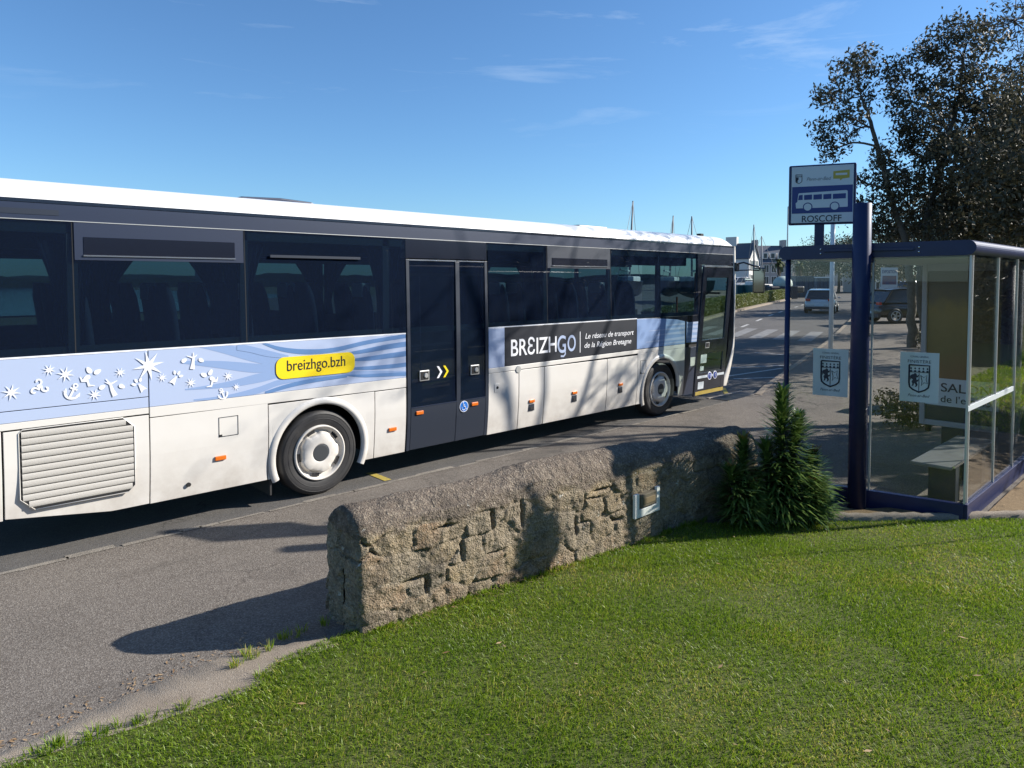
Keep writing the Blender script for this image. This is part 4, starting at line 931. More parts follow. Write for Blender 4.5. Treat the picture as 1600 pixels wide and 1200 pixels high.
pill = vinyl('address_pill', poly, M['yellow'], y=-.010, th=.004)
zt0 = zp(290, 218)[1]; text('lettering', 'breizhgo.bzh', M['blacktext'], pill, (zp(290, 200)[0], -.0115, (zt0+zp(625, 195)[1])/2), (1, 0, 0), (0, 0, 1), width=zp(628, 200)[0]-zp(290, 200)[0], height=.125)
# slogan panel
lg = text('lettering', 'BRƐIZH', M['decal'], bus, (3.10, -.004, 1.425), (1, 0, 0), (0, 0, 1), width=1.0, height=.245, bold=.012)
text('lettering', 'G', M['blue3'], bus, (4.12, -.004, 1.40), (1, 0, 0), (0, 0, 1), width=.20, height=.27, bold=.014)
b = MB().tube([(4.30, -.0035, 1.42), (4.31, -.004, 1.37), (4.27, -.004, 1.335), (4.20, -.004, 1.34)], .014, 6); b.v = [(p[0], -.004+(p[1]+.004)*.1, p[2]) for p in b.v]; b.build('lettering', M['blue3'], bus)
text('lettering', 'O', M['blue3'], bus, (4.36, -.004, 1.41), (1, 0, 0), (0, 0, 1), width=.20, height=.255, bold=.014)
MB().box(4.665, 4.68, -.004, -.002, 1.365, 1.71).build('divider', M['decal'], bus)
text('lettering', 'Le réseau de transport', M['decal'], bus, (4.80, -.004, 1.585), (1, 0, 0), (0, 0, 1), width=1.33, height=.088, shear=.25, bold=.004)
text('lettering', 'de la Région Bretagne', M['decal'], bus, (4.78, -.004, 1.435), (1, 0, 0), (0, 0, 1), width=1.28, height=.088, shear=.25, bold=.004)
# chevrons on the door
for x, mm in ((1.715, 'decal'), (1.825, 'yellow')): vinyl('chevron', [(x, 1.39), (x+.035, 1.39), (x+.095, 1.31), (x+.035, 1.23), (x, 1.23), (x+.058, 1.31)], M[mm], y=-.0055)
# white ornaments: stars, triskel, anchors, ermines, flowers
def q2(u, v): return SX(u/4., 520+v/4.)
def star(c, r, n=8, rot=.2):
    b = MB(); P = []
    for k in range(2*n):
        a = rot+math.pi*k/n; rr = r if k % 2 == 0 else r*.30; P.append((c[0]+rr*math.cos(a), c[1]+rr*math.sin(a)))
    for k in range(n):
        i, j = (2*k-1) % (2*n), (2*k+1) % (2*n); b.prism([P[i], P[2*k], P[j]][::1], (0, -.0066, 0), (1, 0, 0), (0, 0, 1), (0, 1, 0), .0008)
    b.prism([P[2*k+1] for k in range(n)], (0, -.0066, 0), (1, 0, 0), (0, 0, 1), (0, 1, 0), .0008); return b
def tf(b, pts, r, n=6):                          # a stroke: tube pressed flat on the panel
    o_ = len(b.v); b.tube(pts, r, n); b.v[o_:] = [(p[0], -.0062+(p[1]+.0055)*.07, p[2]) for p in b.v[o_:]]; return b
def petal(b, c, a, l, w_):
    n = 12; b.prism([(c[0]+math.cos(a)*l*math.cos(t)-math.sin(a)*w_*math.sin(t)*(1-.25*math.cos(t)), c[1]+math.sin(a)*l*math.cos(t)+math.cos(a)*w_*math.sin(t)*(1-.25*math.cos(t))) for t in [2*math.pi*k/n for k in range(n)]], (0, -.0066, 0), (1, 0, 0), (0, 0, 1), (0, 1, 0), .0008)
PX = .0018
for u, v, r in ((70,373,38),(305,233,28),(408,260,38),(590,387,30),(750,248,26),(1012,280,25),(1192,312,28),(1424,272,28),(1475,338,22),(928,205,76)):
    star(q2(u, v), r*PX*1.08, rot=.2+r*.01).build('star', M['decal'], bus)
c = q2(245, 340); b = MB()
for k in range(3):
    a0 = math.pi/2+k*2*math.pi/3+.2; cc = (c[0]+.052*math.cos(a0), c[1]+.052*math.sin(a0)); pts = []
    for i in range(20):
        t = i/19*5.2; rr = .036-.0055*t; pts.append((cc[0]+rr*math.cos(a0+math.pi+t-.4), DY-.003, cc[1]+rr*math.sin(a0+math.pi+t-.4)))
    tf(b, [(c[0], DY-.003, c[1])]+pts, .0085, 6)
b.build('triskel', M['decal'], bus)
def anchor(c, s, rot):
    b = MB(); cr_, sr_ = math.cos(rot), math.sin(rot); T = lambda x, z: (c[0]+(x*cr_-z*sr_)*s, DY-.003, c[1]+(x*sr_+z*cr_)*s)
    tf(b, [T(0, -1), T(0, .6)], .010*s/.07, 6); tf(b, [T(-.45, .35), T(.45, .35)], .009*s/.07, 6)
    tf(b, [T(.25*math.cos(a), .82+.25*math.sin(a)) for a in np.linspace(0, 6.28, 12)], .007*s/.07, 6)
    tf(b, [T(.85*math.cos(a), -.15+.85*math.sin(a)) for a in np.linspace(math.pi+.1, 2*math.pi-.1, 12)], .011*s/.07, 6)
    for sg in (-1, 1): tf(b, [T(sg*.62, -.42), T(sg*.9, .02), T(sg*1.08, -.4)], [.002, .010*s/.07, .002], 6)
    return b
anchor(q2(453, 366), .068, -.45).build('anchor', M['decal'], bus); anchor(q2(1390, 380), .055, .35).build('anchor', M['decal'], bus)
for u, v, a in ((870, 325, -.6), (1098, 278, .6)):
    c = q2(u, v); b = MB(); ux, uz = math.sin(a), math.cos(a)
    for da in (-.8, 0., .8): petal(b, (c[0]+.052*math.sin(a-da)*1.0, c[1]+.052*math.cos(a-da)), math.pi/2-(a-da), .022, .013)
    b.prism([(c[0]+ux*.01-uz*.006, c[1]+uz*.01+ux*.006), (c[0]-ux*.075-uz*.032, c[1]-uz*.075+ux*.032), (c[0]-ux*.065, c[1]-uz*.065), (c[0]-ux*.075+uz*.032, c[1]-uz*.075-ux*.032), (c[0]+ux*.01+uz*.006, c[1]+uz*.01-ux*.006)], (0, -.0066, 0), (1, 0, 0), (0, 0, 1), (0, 1, 0), .0008)
    b.build('ermine_spot', M['decal'], bus)
for u, v, a, ty in ((575, 262, .5, 0), (1300, 275, -.5, 0), (700, 340, .9, 1), (1204, 175, -.3, 1)):
    c = q2(u, v); b = MB(); b_keep = b
    if ty == 0:
        for da in (0, math.pi/2, math.pi): petal(b, (c[0]+.052*math.cos(a+da), c[1]+.052*math.sin(a+da)), a+da, .034, .021)
        sg = 1 if a > 0 else -1
        tf(b, [(c[0]-sg*.10, DY-.003, c[1]-.01), (c[0]-sg*.085, DY-.003, c[1]-.05), (c[0]-sg*.04, DY-.003, c[1]-.055), (c[0]-sg*.03, DY-.003, c[1]-.1), (c[0]+sg*.02, DY-.003, c[1]-.105)], [.003, .012, .011, .012, .003], 6)
    else:
        tf(b, [(c[0]+.03*math.sin(a), DY-.003, c[1]-.085), (c[0], DY-.003, c[1]-.03), (c[0]-.02*math.sin(a), DY-.003, c[1]+.03), (c[0]-.055*math.sin(a)-.01, DY-.003, c[1]+.085)], [.025, .017, .011, .004], 6)
        tf(b, [(c[0]-.02*math.sin(a), DY-.003, c[1]+.03), (c[0]+.045, DY-.003, c[1]+.06)], [.010, .003], 6); tf(b, [(c[0]-.02*math.sin(a), DY-.003, c[1]+.03), (c[0]-.06, DY-.003, c[1]+.055)], [.010, .003], 6)
        petal(b, (c[0]-.085, c[1]+.01), .5, .03, .02); petal(b, (c[0]+.085, c[1]-.0), -.6, .03, .02)
    b.build('flower_ornament', M['decal'], bus)

# ================================================================== BUS SHELTER
SA = Vector((4.38, -5.54, 0)); SE = Vector((-.213, .977, 0)); SE.normalize()      # end panel runs towards the road
SN = Vector((-SE.y, SE.x, 0))                                                       # facing the camera side
sh = thing('bus_shelter', 'navy framed glass bus shelter with rounded flat roof beside the lawn', 'bus shelter', (5.8, -4.6, 0))
EL_ = 1.80; BX = 7.55; GT = 2.81; PT = .20; BYN = -5.54
def e_pt(t, z, off=0.): p = SA+SE*t+SN*off; return Vector((p.x, p.y, z))
# plinths
MB().obox(e_pt(EL_/2, PT/2), SE*(EL_/2), SN*.035, (0, 0, PT/2)).build('plinth', M['navy'], sh, bevel=.006)
MB().box(4.36, BX, BYN-.035, BYN+.035, -.06, PT).build('plinth', M['navy'], sh, bevel=.006)
# glass
tsp = .90
for a, c in ((.02, tsp-.01), (tsp+.01, EL_-.03)):
    MB().obox((e_pt((a+c)/2, (PT+GT)/2)), SE*((c-a)/2), SN*.004, (0, 0, (GT-PT)/2)).build('glass_panel', M['shelterglass'], sh)
bxs = [4.40, 5.56, 6.55, BX]
for a, c in zip(bxs[:-1], bxs[1:]): MB().box(a+.01, c-.01, BYN-.004, BYN+.004, PT, GT).build('glass_panel', M['shelterglass'], sh)
# aluminium mullions
for t_ in (.0, tsp): MB().obox(e_pt(t_, (PT+GT)/2), SE*.010, SN*.018, (0, 0, (GT-PT)/2)).build('mullion', M['alu'], sh)
for x in bxs[:-1]: MB().box(x+.03 if x < 4.5 else x-.008, x+.045 if x < 4.5 else x+.008, BYN-.015, BYN+.012, PT, GT).build('mullion', M['alu'], sh)
MB().tube([e_pt(EL_, -.05), e_pt(EL_, GT)], .030, 16).build('post', M['navy'], sh, smooth=True)
MB().tube([(6.78, -5.42, -.05), (6.78, -5.42, GT)], .075, 20).build('post', M['navy'], sh, smooth=True)
MB().tube([(9.1, -3.9, -.05), (9.1, -3.9, GT)], .045, 20).build('post', M['navy'], sh, smooth=True)
# big round post and its roof bracket
MB().tube([(3.985, -4.605, -.06), (3.985, -4.605, 3.375), (3.985, -4.605, 3.385)], [.094, .094, .085], 36).build('main_post', M['navy'], sh, smooth=False, bevel=.0).data.shade_smooth()
# roof: slab with round edges
rr = .078; zc = 2.875
cor = [e_pt(-.115, 0, .0), e_pt(EL_+.08, 0, .0), Vector((9.3, e_pt(EL_+.08, 0).y-.0, 0)), Vector((9.3, -5.66, 0))]
cor = [Vector((c.x, c.y, 0)) for c in cor]
cor[0] = Vector((cor[0].x+.0, -5.60, 0)); cor[1] = Vector((cor[1].x, cor[1].y, 0))
b = MB(); P = []; n = 12
for i, (xa, xb) in enumerate(((cor[0], cor[3]), (cor[1], cor[2]))):
    pass
# cross-section along the end line swept to x=9.3
sec = []
y0, y1 = -5.60+rr, cor[1].y-rr
for k in range(n+1): a = -math.pi/2-math.pi*k/n; sec.append((y0+rr*math.cos(a), zc+rr*math.sin(a)))
for k in range(n+1): a = math.pi/2-math.pi*k/n; sec.append((y1+rr*math.cos(a), zc+rr*math.sin(a)))
m_ = len(sec)
def endx(y): return SA.x-.218*(y+5.54)-.06
P = [(endx(y), y, z+.012*(-4.6-y)) for y, z in sec]+[(9.3, y, z+.012*(-4.6-y)) for y, z in sec]
b.add(P, [tuple(range(m_)), tuple(range(m_, 2*m_))[::-1]]+[(k, (k+1) % m_, m_+(k+1) % m_, m_+k) for k in range(m_)])
ro = b.build('roof', M['navy'], sh)
b = MB()
for y in (-5.1, -4.15):
    for z in (2.85, 2.90): b.ell((endx(y)-.004, y, z), (.012, .012, .012), 8, 6)
b.build('roof_bolts', M['chrome'], sh, smooth=True)
MB().obox((endx(-4.6)-.012, -4.62, 2.885), SE*.45, SN*.008, (0, 0, .018)).build('roof_trim', M['navy'], sh, bevel=.004)
MB().box(4.45, 9.2, -5.5, -3.9, 2.785, 2.795).build('roof_lining', mat('roof_lining', (.30, .31, .28), .8), sh)
MB().obox((4.06, -4.62, 2.79), (.12, 0, 0), (0, .05, 0), (0, 0, .05)).build('roof_bracket', M['navy'], sh, bevel=.01)
# rail on the back glass
ra, rb = on_y(1512, 639, BYN-.01), on_y(1583, 607, BYN-.01)
MB().obox((ra+rb)/2, (rb-ra)/2, (0, .006, 0), (0, 0, .028)).build('rail', M['signwhite'], sh)
# frosted stickers with the county crest
def crest(parent, O, U, V, w_, h_, on=.008, small=False):
    """shield with a chequered chief of ermine lozenges, lion on the left half, lozenge on the right"""
    U, V = Vector(U), Vector(V); N = U.cross(V); T = lambda a, c, o=.0: O+U*(a*w_)+V*(c*h_)+N*(on+o)
    b = MB(); shp = [(.24, .74), (.76, .74), (.76, .38), (.74, .30), (.66, .25), (.50, .20), (.34, .25), (.26, .30), (.24, .38)]
    b.tube([T(*p) for p in shp+[shp[0]]], .012*w_/.5 if not small else .008*w_/.3, 5); b.tube([T(.24, .60), T(.76, .60)], .006*w_/.5, 4)
    for k in range(5):
        cx = .29+k*.105
        b.add([T(cx, .70, .001), T(cx+.026, .675, .001), T(cx, .65, .001), T(cx-.026, .675, .001)], [(0, 1, 2, 3)])
        b.add([T(cx, .645, .001), T(cx+.04, .62, .001), T(cx, .595, .001), T(cx-.04, .62, .001)], [(0, 1, 2, 3)])
    if not small:
        lion = [(.27, .52), (.31, .55), (.36, .56), (.39, .585), (.43, .57), (.45, .53), (.50, .55), (.47, .50), (.43, .49), (.44, .44), (.49, .46), (.48, .42), (.44, .40), (.47, .35), (.44, .31), (.39, .30), (.42, .34), (.38, .38), (.36, .33), (.31, .31), (.33, .36), (.31, .41), (.34, .45), (.30, .47), (.28, .43), (.27, .48)]
        b.add([T(a, c, .001) for a, c in lion], [tuple(range(len(lion)))])
        b.tube([T(.54, .54), T(.62, .50), T(.70, .55), T(.68, .46), T(.72, .38), T(.63, .40), T(.56, .33), T(.58, .43), T(.54, .54)], .0035, 4)
        b.tube([T(.50, .585), T(.50, .22)], .004, 4)
    else:
        b.add([T(a, c, .001) for a, c in ((.27, .57), (.48, .57), (.48, .45), (.38, .36), (.44, .28), (.32, .27), (.27, .38))], [tuple(range(7))])
    o = b.build('crest', M['ink'], parent); return o
for (ua, va), (ub, vb), (uc, vc) in (((1271, 545), (1326, 545), (1271, 618)), ((1407, 550), (1468, 551), (1406, 627))):
    n_ = SN.normalized(); A = on_plane(ua, va, e_pt(.5, 1, -.006) if SN.x < 0 else e_pt(.5, 1, .006), n_); B_ = on_plane(ub, vb, e_pt(.5, 1, .006), n_); C_ = on_plane(uc, vc, e_pt(.5, 1, .006), n_)
    ww = (B_-A).length; hh = A.z-C_.z; U = Vector((B_.x-A.x, B_.y-A.y, 0)).normalized(); O = Vector((A.x, A.y, (A.z+B_.z)/2-hh)); N = U.cross(Vector((0, 0, 1)))
    O = O+N*.004
    st = MB().obox(O+U*ww/2+Vector((0, 0, hh/2)), U*ww/2, N*.0015, (0, 0, hh/2)).build('crest_sticker', M['frost'], sh)
    crest(st, O, U, (0, 0, 1), ww, hh, on=.003)
    text('lettering', 'FINISTÈRE', M['ink'], st, O+U*ww/2+Vector((0, 0, hh*.785))+N*.002, U, (0, 0, 1), width=ww*.60, height=hh*.062, align='CENTER')
    text('lettering', 'CONSEIL GÉNÉRAL', M['ink'], st, O+U*ww/2+Vector((0, 0, hh*.895))+N*.002, U, (0, 0, 1), width=ww*.48, height=hh*.034, align='CENTER')
    text('lettering', 'Penn-ar-Bed', M['ink'], st, O+U*ww/2+Vector((0, 0, hh*.105))+N*.002, U, (0, 0, 1), width=ww*.56, height=hh*.055, shear=.3, align='CENTER')
# bench
bn = thing('bench', 'pale slab bench on two dark block legs inside the glass shelter', 'bench', (5.7, -5.12, 0))
MB().box(4.78, 6.72, -5.32, -4.90, .43, .468).build('seat', M['bench'], bn, bevel=.01)
for x in (5.12, 6.28): MB().box(x-.09, x+.09, -5.30, -5.02, .0, .42).build('leg', M['darkgrey'], bn, bevel=.006)
MB().box(4.80, 6.72, -5.345, -5.325, .455, .48).build('edge_strip', M['chrome'], bn)
# advertising panel at the far end
ap = thing('poster_case', 'grey framed poster case with ochre poster at the far end of the shelter', 'poster case', (7.5, -4.85, 0))
px_ = 7.5; ya, yb = -4.22, -5.44
b = MB()
for a in ((px_-.04, px_+.06, ya-.07, ya, .42, 2.80), (px_-.04, px_+.06, yb, yb+.07, .42, 2.80), (px_-.04, px_+.06, yb+.07, ya-.07, .42, .50), (px_-.04, px_+.06, yb+.07, ya-.07, 2.68, 2.80)): b.box(*a)
b.build('frame', mat('case_frame', (.33, .34, .37), .5), ap, bevel=.01)
pm = mat('poster_print', (.20, .12, .03), .6, spec=.3); n, l, bb = nodes_of(pm); t = n.new('ShaderNodeTexCoord'); s2 = n.new('ShaderNodeSeparateXYZ'); nz2 = n.new('ShaderNodeTexNoise'); nz2.inputs['Scale'].default_value = 2.6; nz2.inputs['Detail'].default_value = 8
l(t.outputs['Object'], s2.inputs[0]); l(t.outputs['Object'], nz2.inputs['Vector']); ad = n.new('ShaderNodeMath'); ad.operation = 'MULTIPLY_ADD'; ad.inputs[1].default_value = .35; l(nz2.outputs[0], ad.inputs[0])
mr2 = n.new('ShaderNodeMapRange'); mr2.inputs[1].default_value = .6; mr2.inputs[2].default_value = 2.9; l(s2.outputs[2], mr2.inputs[0]); l(mr2.outputs[0], ad.inputs[2])
rp = n.new('ShaderNodeValToRGB'); e = rp.color_ramp.elements; e[0].position = .15; e[0].color = (.17, .085, .035, 1); e[1].position = 1; e[1].color = (.12, .115, .10, 1)
for p, c in ((.45, (.23, .13, .05)), (.62, (.20, .15, .05)), (.82, (.27, .20, .07)), (.92, (.15, .13, .09))): k = e.new(p); k.color = (*c, 1)
l(ad.outputs[0], rp.inputs[0]); l(rp.outputs[0], bb.inputs['Base Color'])
MB().box(px_-.005, px_+.02, yb+.07, ya-.07, 1.12, 2.68).build('poster', pm, ap)
MB().box(px_-.006, px_+.02, yb+.07, ya-.07, .72, 1.12).build('poster_band', M['signwhite'], ap)
MB().box(px_-.005, px_+.02, yb+.07, ya-.07, .50, .72).build('poster_foot', M['darkgrey'], ap)
text('lettering', 'SALON', M['ink'], ap, (px_-.008, ya-.27, .93), (0, -1, 0), (0, 0, 1), width=.62, height=.125, bold=.01)
text('lettering', "de l'emploi", M['ink'], ap, (px_-.008, ya-.27, .775), (0, -1, 0), (0, 0, 1), width=.66, height=.10, bold=.006)
MB().box(px_-.04, px_+.06, yb+.3, ya-.3, .0, .42).build('foot', M['darkgrey'], ap)
# ------------------------------------------------ bus stop sign on the roof
sU = Vector((.41, -.912, 0)).normalized(); sN = sU.cross(Vector((0, 0, 1))); sC = Vector((4.14, -4.10, 0))
sg = thing('bus_stop_sign', 'blue and white stop sign with bus pictogram raised above the shelter roof', 'sign', (sC.x, sC.y, 2.9))
SW, SB, ST = .665, 3.195, 3.885
def sp_(a, z, o=0.): p = sC+sU*a+sN*o; return Vector((p.x, p.y, z))
MB().obox(sp_(0, (SB+ST)/2, -.055), sU*(SW/2+.025), sN*.055, (0, 0, (ST-SB)/2)).build('housing', M['navy'], sg, bevel=.018)
MB().obox(sp_(0, (SB+ST)/2, .001), sU*(SW/2-.005), sN*.002, (0, 0, (ST-SB)/2-.02)).build('face', M['signwhite'], sg)
MB().obox(sp_(0, SB+.285, .004), sU*(SW/2-.012), sN*.0012, (0, 0, .155)).build('blue_field', M['signblue'], sg)
MB().obox(sp_(-.02, 3.05, -.05), sU*.052, sN*.03, (0, 0, .16)).build('sign_post', M['navy'], sg, bevel=.008)
def poly_on(b, pts, o): b.add([sp_(a, z, o) for a, z in pts], [tuple(range(len(pts)))])
b = MB(); bz = SB+.19
bodyp = [(-.275, bz), (-.28, bz+.06), (-.262, bz+.075), (-.252, bz+.165), (-.245, bz+.175), (.255, bz+.190), (.268, bz+.180), (.272, bz+.01), (.268, bz)]
poly_on(b, bodyp, .0062); b.build('bus_pictogram', M['signwhite'], sg)
b = MB()
for x0, x1, s_ in ((-.245, -.205, .01), (-.19, -.105, 0), (-.09, .0, 0), (.015, .10, 0), (.115, .25, 0)): poly_on(b, [(x0-s_, bz+.095), (x1, bz+.097), (x1, bz+.155), (x0, bz+.152)], .0072)
for cx in (-.15, .135): b.add([sp_(cx+.052*math.cos(a), bz+.012+.052*math.sin(a), .0072) for a in np.linspace(0, 6.283, 25)[:-1]], [tuple(range(24))])
b.build('pictogram_openings', M['signblue'], sg)
b = MB()
for cx in (-.15, .135): b.add([sp_(cx+.041*math.cos(a), bz+.012+.041*math.sin(a), .0082) for a in np.linspace(0, 6.283, 25)[:-1]], [tuple(range(24))])
b.build('pictogram_wheels', M['signwhite'], sg)
text('lettering', 'ROSCOFF', M['ink'], sg, sp_(-.21, SB+.030, .004), sU, (0, 0, 1), width=.42, height=.073, bold=.008)
text('lettering', 'Penn-ar-Bed', mat('dim_ink', (.16, .19, .22), .6), sg, sp_(-.165, ST-.185, .004), sU, (0, 0, 1), width=.26, height=.04, shear=.3)
crest(sg, sp_(-.315, ST-.25, 0), sU, (0, 0, 1), .13, .19, on=.004, small=True)
b = MB(); poly_on(b, [(.115, ST-.175), (.185, ST-.178), (.19, ST-.197), (.215, ST-.177), (.285, ST-.17), (.285, ST-.08), (.115, ST-.09)], .0045); yb_ = b.build('yellow_flash', mat('ochre_print', (.42, .34, .05), .5), sg)
MB().obox(sp_(.2, ST-.125, .006), sU*.06, sN*.0006, (0, 0, .012)).build('flash_bar', M['signwhite'], yb_)
MB().obox(sp_(.11, ST-.113, -.03), (.0, 0, 0), (0, 0, 0), (0, 0, 0)) 
# thin white pole behind the shelter
pp = thing('white_pole', 'tall plain white metal pole on the pavement behind the shelter end panel', 'pole', (12.83, -.79, H(12.8)+.1))
MB().tube([(12.83, -.79, .0), (12.83, -.79, 4.7)], .052, 14).build('pole', M['signwhite'], pp, smooth=True); MB().tube([(12.83, -.79, .1), (12.83, -.79, .25)], .075, 14).build('base_collar', M['alu'], pp)

# ================================================================== SPIKY SHRUBS (echium)
def echium(label, base, hgt, rad, nl, tips, shoots):
    t = thing('spiky_shrub', label, 'shrub', base, 'spiky shrubs at the end of the stone wall')
    V = []; TV = []; st = MB()
    for (sx, sy, s_h, s_r, k_) in shoots:
        top = (base[0]+sx, base[1]+sy, base[2]+s_h); foot = (base[0]+sx*.3, base[1]+sy*.3, base[2])
        st.tube([foot, ((foot[0]+top[0])/2+sx*.15, (foot[1]+top[1])/2, (foot[2]+top[2])/2), top], [.022, .016, .006], 6)
        n = int(nl*k_)
        for i in range(n):
            f_ = (i+random.random())/n; h_ = f_**.85; z = foot[2]+(top[2]-foot[2])*h_; cx = foot[0]+(top[0]-foot[0])*h_; cy = foot[1]+(top[1]-foot[1])*h_
            L_ = s_r*(1.25-.85*h_**1.5)*random.uniform(.6, 1.2)*(1+.16*math.sin(h_*19+k_*7)); a = i*2.39996+random.uniform(-.3, .3)
            ang0 = R(random.uniform(15, 40)+45*max(0, h_-.6)*2); dr = random.uniform(.5, 1.1)*(1-h_*.5)
            wd = random.uniform(.014, .022)*(1-.3*h_)
            pts = []; r_ = .015; zz = z
            for j in range(5):
                aa = ang0-dr*j/4*1.3; pts.append((cx+math.cos(a)*r_, cy+math.sin(a)*r_, zz)); r_ += math.cos(aa)*L_/4; zz += math.sin(aa)*L_/4
            px, pyv = -math.sin(a), math.cos(a); ws = (wd*.6, wd, wd*.85, wd*.5, .0008)
            dst = TV if (tips and h_ > .965) else V
            for j in range(5): dst.append((pts[j][0]-px*ws[j], pts[j][1]-pyv*ws[j], pts[j][2]+.0)); dst.append((pts[j][0]+px*ws[j], pts[j][1]+pyv*ws[j], pts[j][2]+.004*(j % 2)))
    for nm, VV, mm in (('leaves', V, 'echium'), ('young_tips', TV, 'tip')):
        if not VV: continue
        n = len(VV)//10; base_i = (np.arange(n)*10)[:, None, None]; q = np.array([[2*j, 2*j+1, 2*j+3, 2*j+2] for j in range(4)])[None]
        npmesh(nm, np.array(VV), np.full(n*4, 4), (base_i+q).reshape(-1), M[mm], t)
    st.build('stems', M['bark'], t, smooth=True); return t
echium('tallest dark green spiky shrub rising beside the shelter post', (2.93, -4.22, .05), 1.3, .3, 760, False, [(-.02, -.02, 1.34, .34, 1.), (.12, -.13, 1.10, .32, .8), (-.18, .08, .82, .30, .6), (.20, .02, .62, .28, .5)])
echium('lower spiky shrub against the shaded end of the stone wall, pale green tip', (2.62, -3.98, .05), .9, .26, 600, True, [(-.02, 0, .86, .27, 1.), (-.22, .04, .60, .27, .7), (.12, -.1, .5, .24, .6), (-.05, -.14, .42, .24, .5)])
echium('small front spiky shrub with reddish tip, nearest the shelter base', (3.17, -4.42, .05), .75, .26, 600, True, [(.02, -.02, .70, .27, 1.), (.12, -.08, .42, .22, .6), (-.12, -.10, .45, .22, .6)])

# ================================================================== TREES
def leaves_mesh(name, centers, n_per, spread, size, m, parent, aspect=.42, droop=.4):
    """leaf-sized faces scattered in twiggy sub-clusters round the given points"""
    C = np.array(centers); k = len(C)
    pts = []
    for c, r_ in zip(C[:, :3], C[:, 3]):
        nt_ = max(6, int(n_per*r_*r_*3)); 
        d = rng.normal(size=(nt_, 3)); d /= np.linalg.norm(d, axis=1, keepdims=True); tw = c+d*(r_*rng.uniform(.35, 1.05, (nt_, 1))**.6)*np.array([1, 1, .8])
        q = np.repeat(tw, 16, 0)+rng.normal(scale=spread, size=(nt_*16, 3)); pts.append(q)
    P = np.concatenate(pts); n = len(P)
    a = rng.normal(size=(n, 3)); a[:, 2] -= droop; a /= np.linalg.norm(a, axis=1, keepdims=True); b_ = np.cross(a, rng.normal(size=(n, 3))); b_ /= np.linalg.norm(b_, axis=1, keepdims=True)
    s_ = size*rng.uniform(.6, 1.35, (n, 1)); nn = np.cross(a, b_)
    V = np.stack([P-a*s_, P-b_*s_*aspect+nn*s_*.12, P+a*s_, P+b_*s_*aspect+nn*s_*.12], 1)
    idx = np.arange(n*4); return npmesh(name, V.reshape(-1, 3), np.full(n, 4), idx, m, parent)
def limb(b, A, B_, r0, r1, wob=.25, n=7):
    A, B_ = Vector(A), Vector(B_); d = B_-A; o = d.orthogonal().normalized()*random.uniform(-1, 1)+d.cross(d.orthogonal()).normalized()*random.uniform(-1, 1)
    pts = []; rs = []
    for i in range(n+1):
        t = i/n; p = A+d*t+o*(wob*math.sin(t*math.pi))*.5+Vector((random.uniform(-1, 1), random.uniform(-1, 1), random.uniform(-1, 1)))*wob*.06; pts.append(p); rs.append(r0+(r1-r0)*t)
    b.tube(pts, rs, 7, cap=False); return pts
def tree(name, label, base, trunks, clumps, n_per, size, spread=.22, m='leaf', bark='bark', twig=3, group='trees by the roadside', cat='tree'):
    """trunks: list of point lists with radii; clumps: (x,y,z,r) joined to the nearest trunk point by limbs"""
    t = thing(name, label, cat, base, group); b = MB(); nodes = []
    for pts, r0, r1 in trunks:
        Q = []
        for i in range(len(pts)-1):
            A, B_ = Vector(pts[i]), Vector(pts[i+1])
            for k in range(5): Q.append(A+(B_-A)*k/5+Vector((random.uniform(-1, 1), random.uniform(-1, 1), 0))*.04)
        Q.append(Vector(pts[-1])); rs = [r0+(r1-r0)*i/(len(Q)-1) for i in range(len(Q))]; b.tube(Q, rs, 10, cap=False); nodes += [(q, r) for q, r in zip(Q, rs)][2:]
    b.build('trunk', M[bark], t, smooth=True); b = MB()
    cl = sorted(clumps, key=lambda c: min((Vector(c[:3])-q).length for q, _ in nodes))
    for c in cl:
        cc = Vector(c[:3]); q, r = min(nodes, key=lambda nr: (cc-nr[0]).length+max(0, nr[0].z-cc.z)*1.5); r1 = max(.012, min(r*.55, .05)); pts = limb(b, q, cc, max(r1, r*.55), r1*.6, wob=min(.5, (cc-q).length*.25))
        for k, p in enumerate(pts[3:]): nodes.append((p, r1*.8))
        for k in range(twig):
            d = Vector((random.gauss(0, 1), random.gauss(0, 1), random.gauss(.2, .8))).normalized()*c[3]*random.uniform(.7, 1.15); limb(b, cc, cc+d, r1*.5, .006, wob=.2, n=4)
    b.build('branches', M[bark], t, smooth=True)
    if n_per: leaves_mesh('crown', clumps, n_per, spread, size, M[m], t)
    return t
def cl_at(lst, D0): return [(*at(u, v, D0+dd), r) for u, v, dd, r in lst]
random.seed(3)
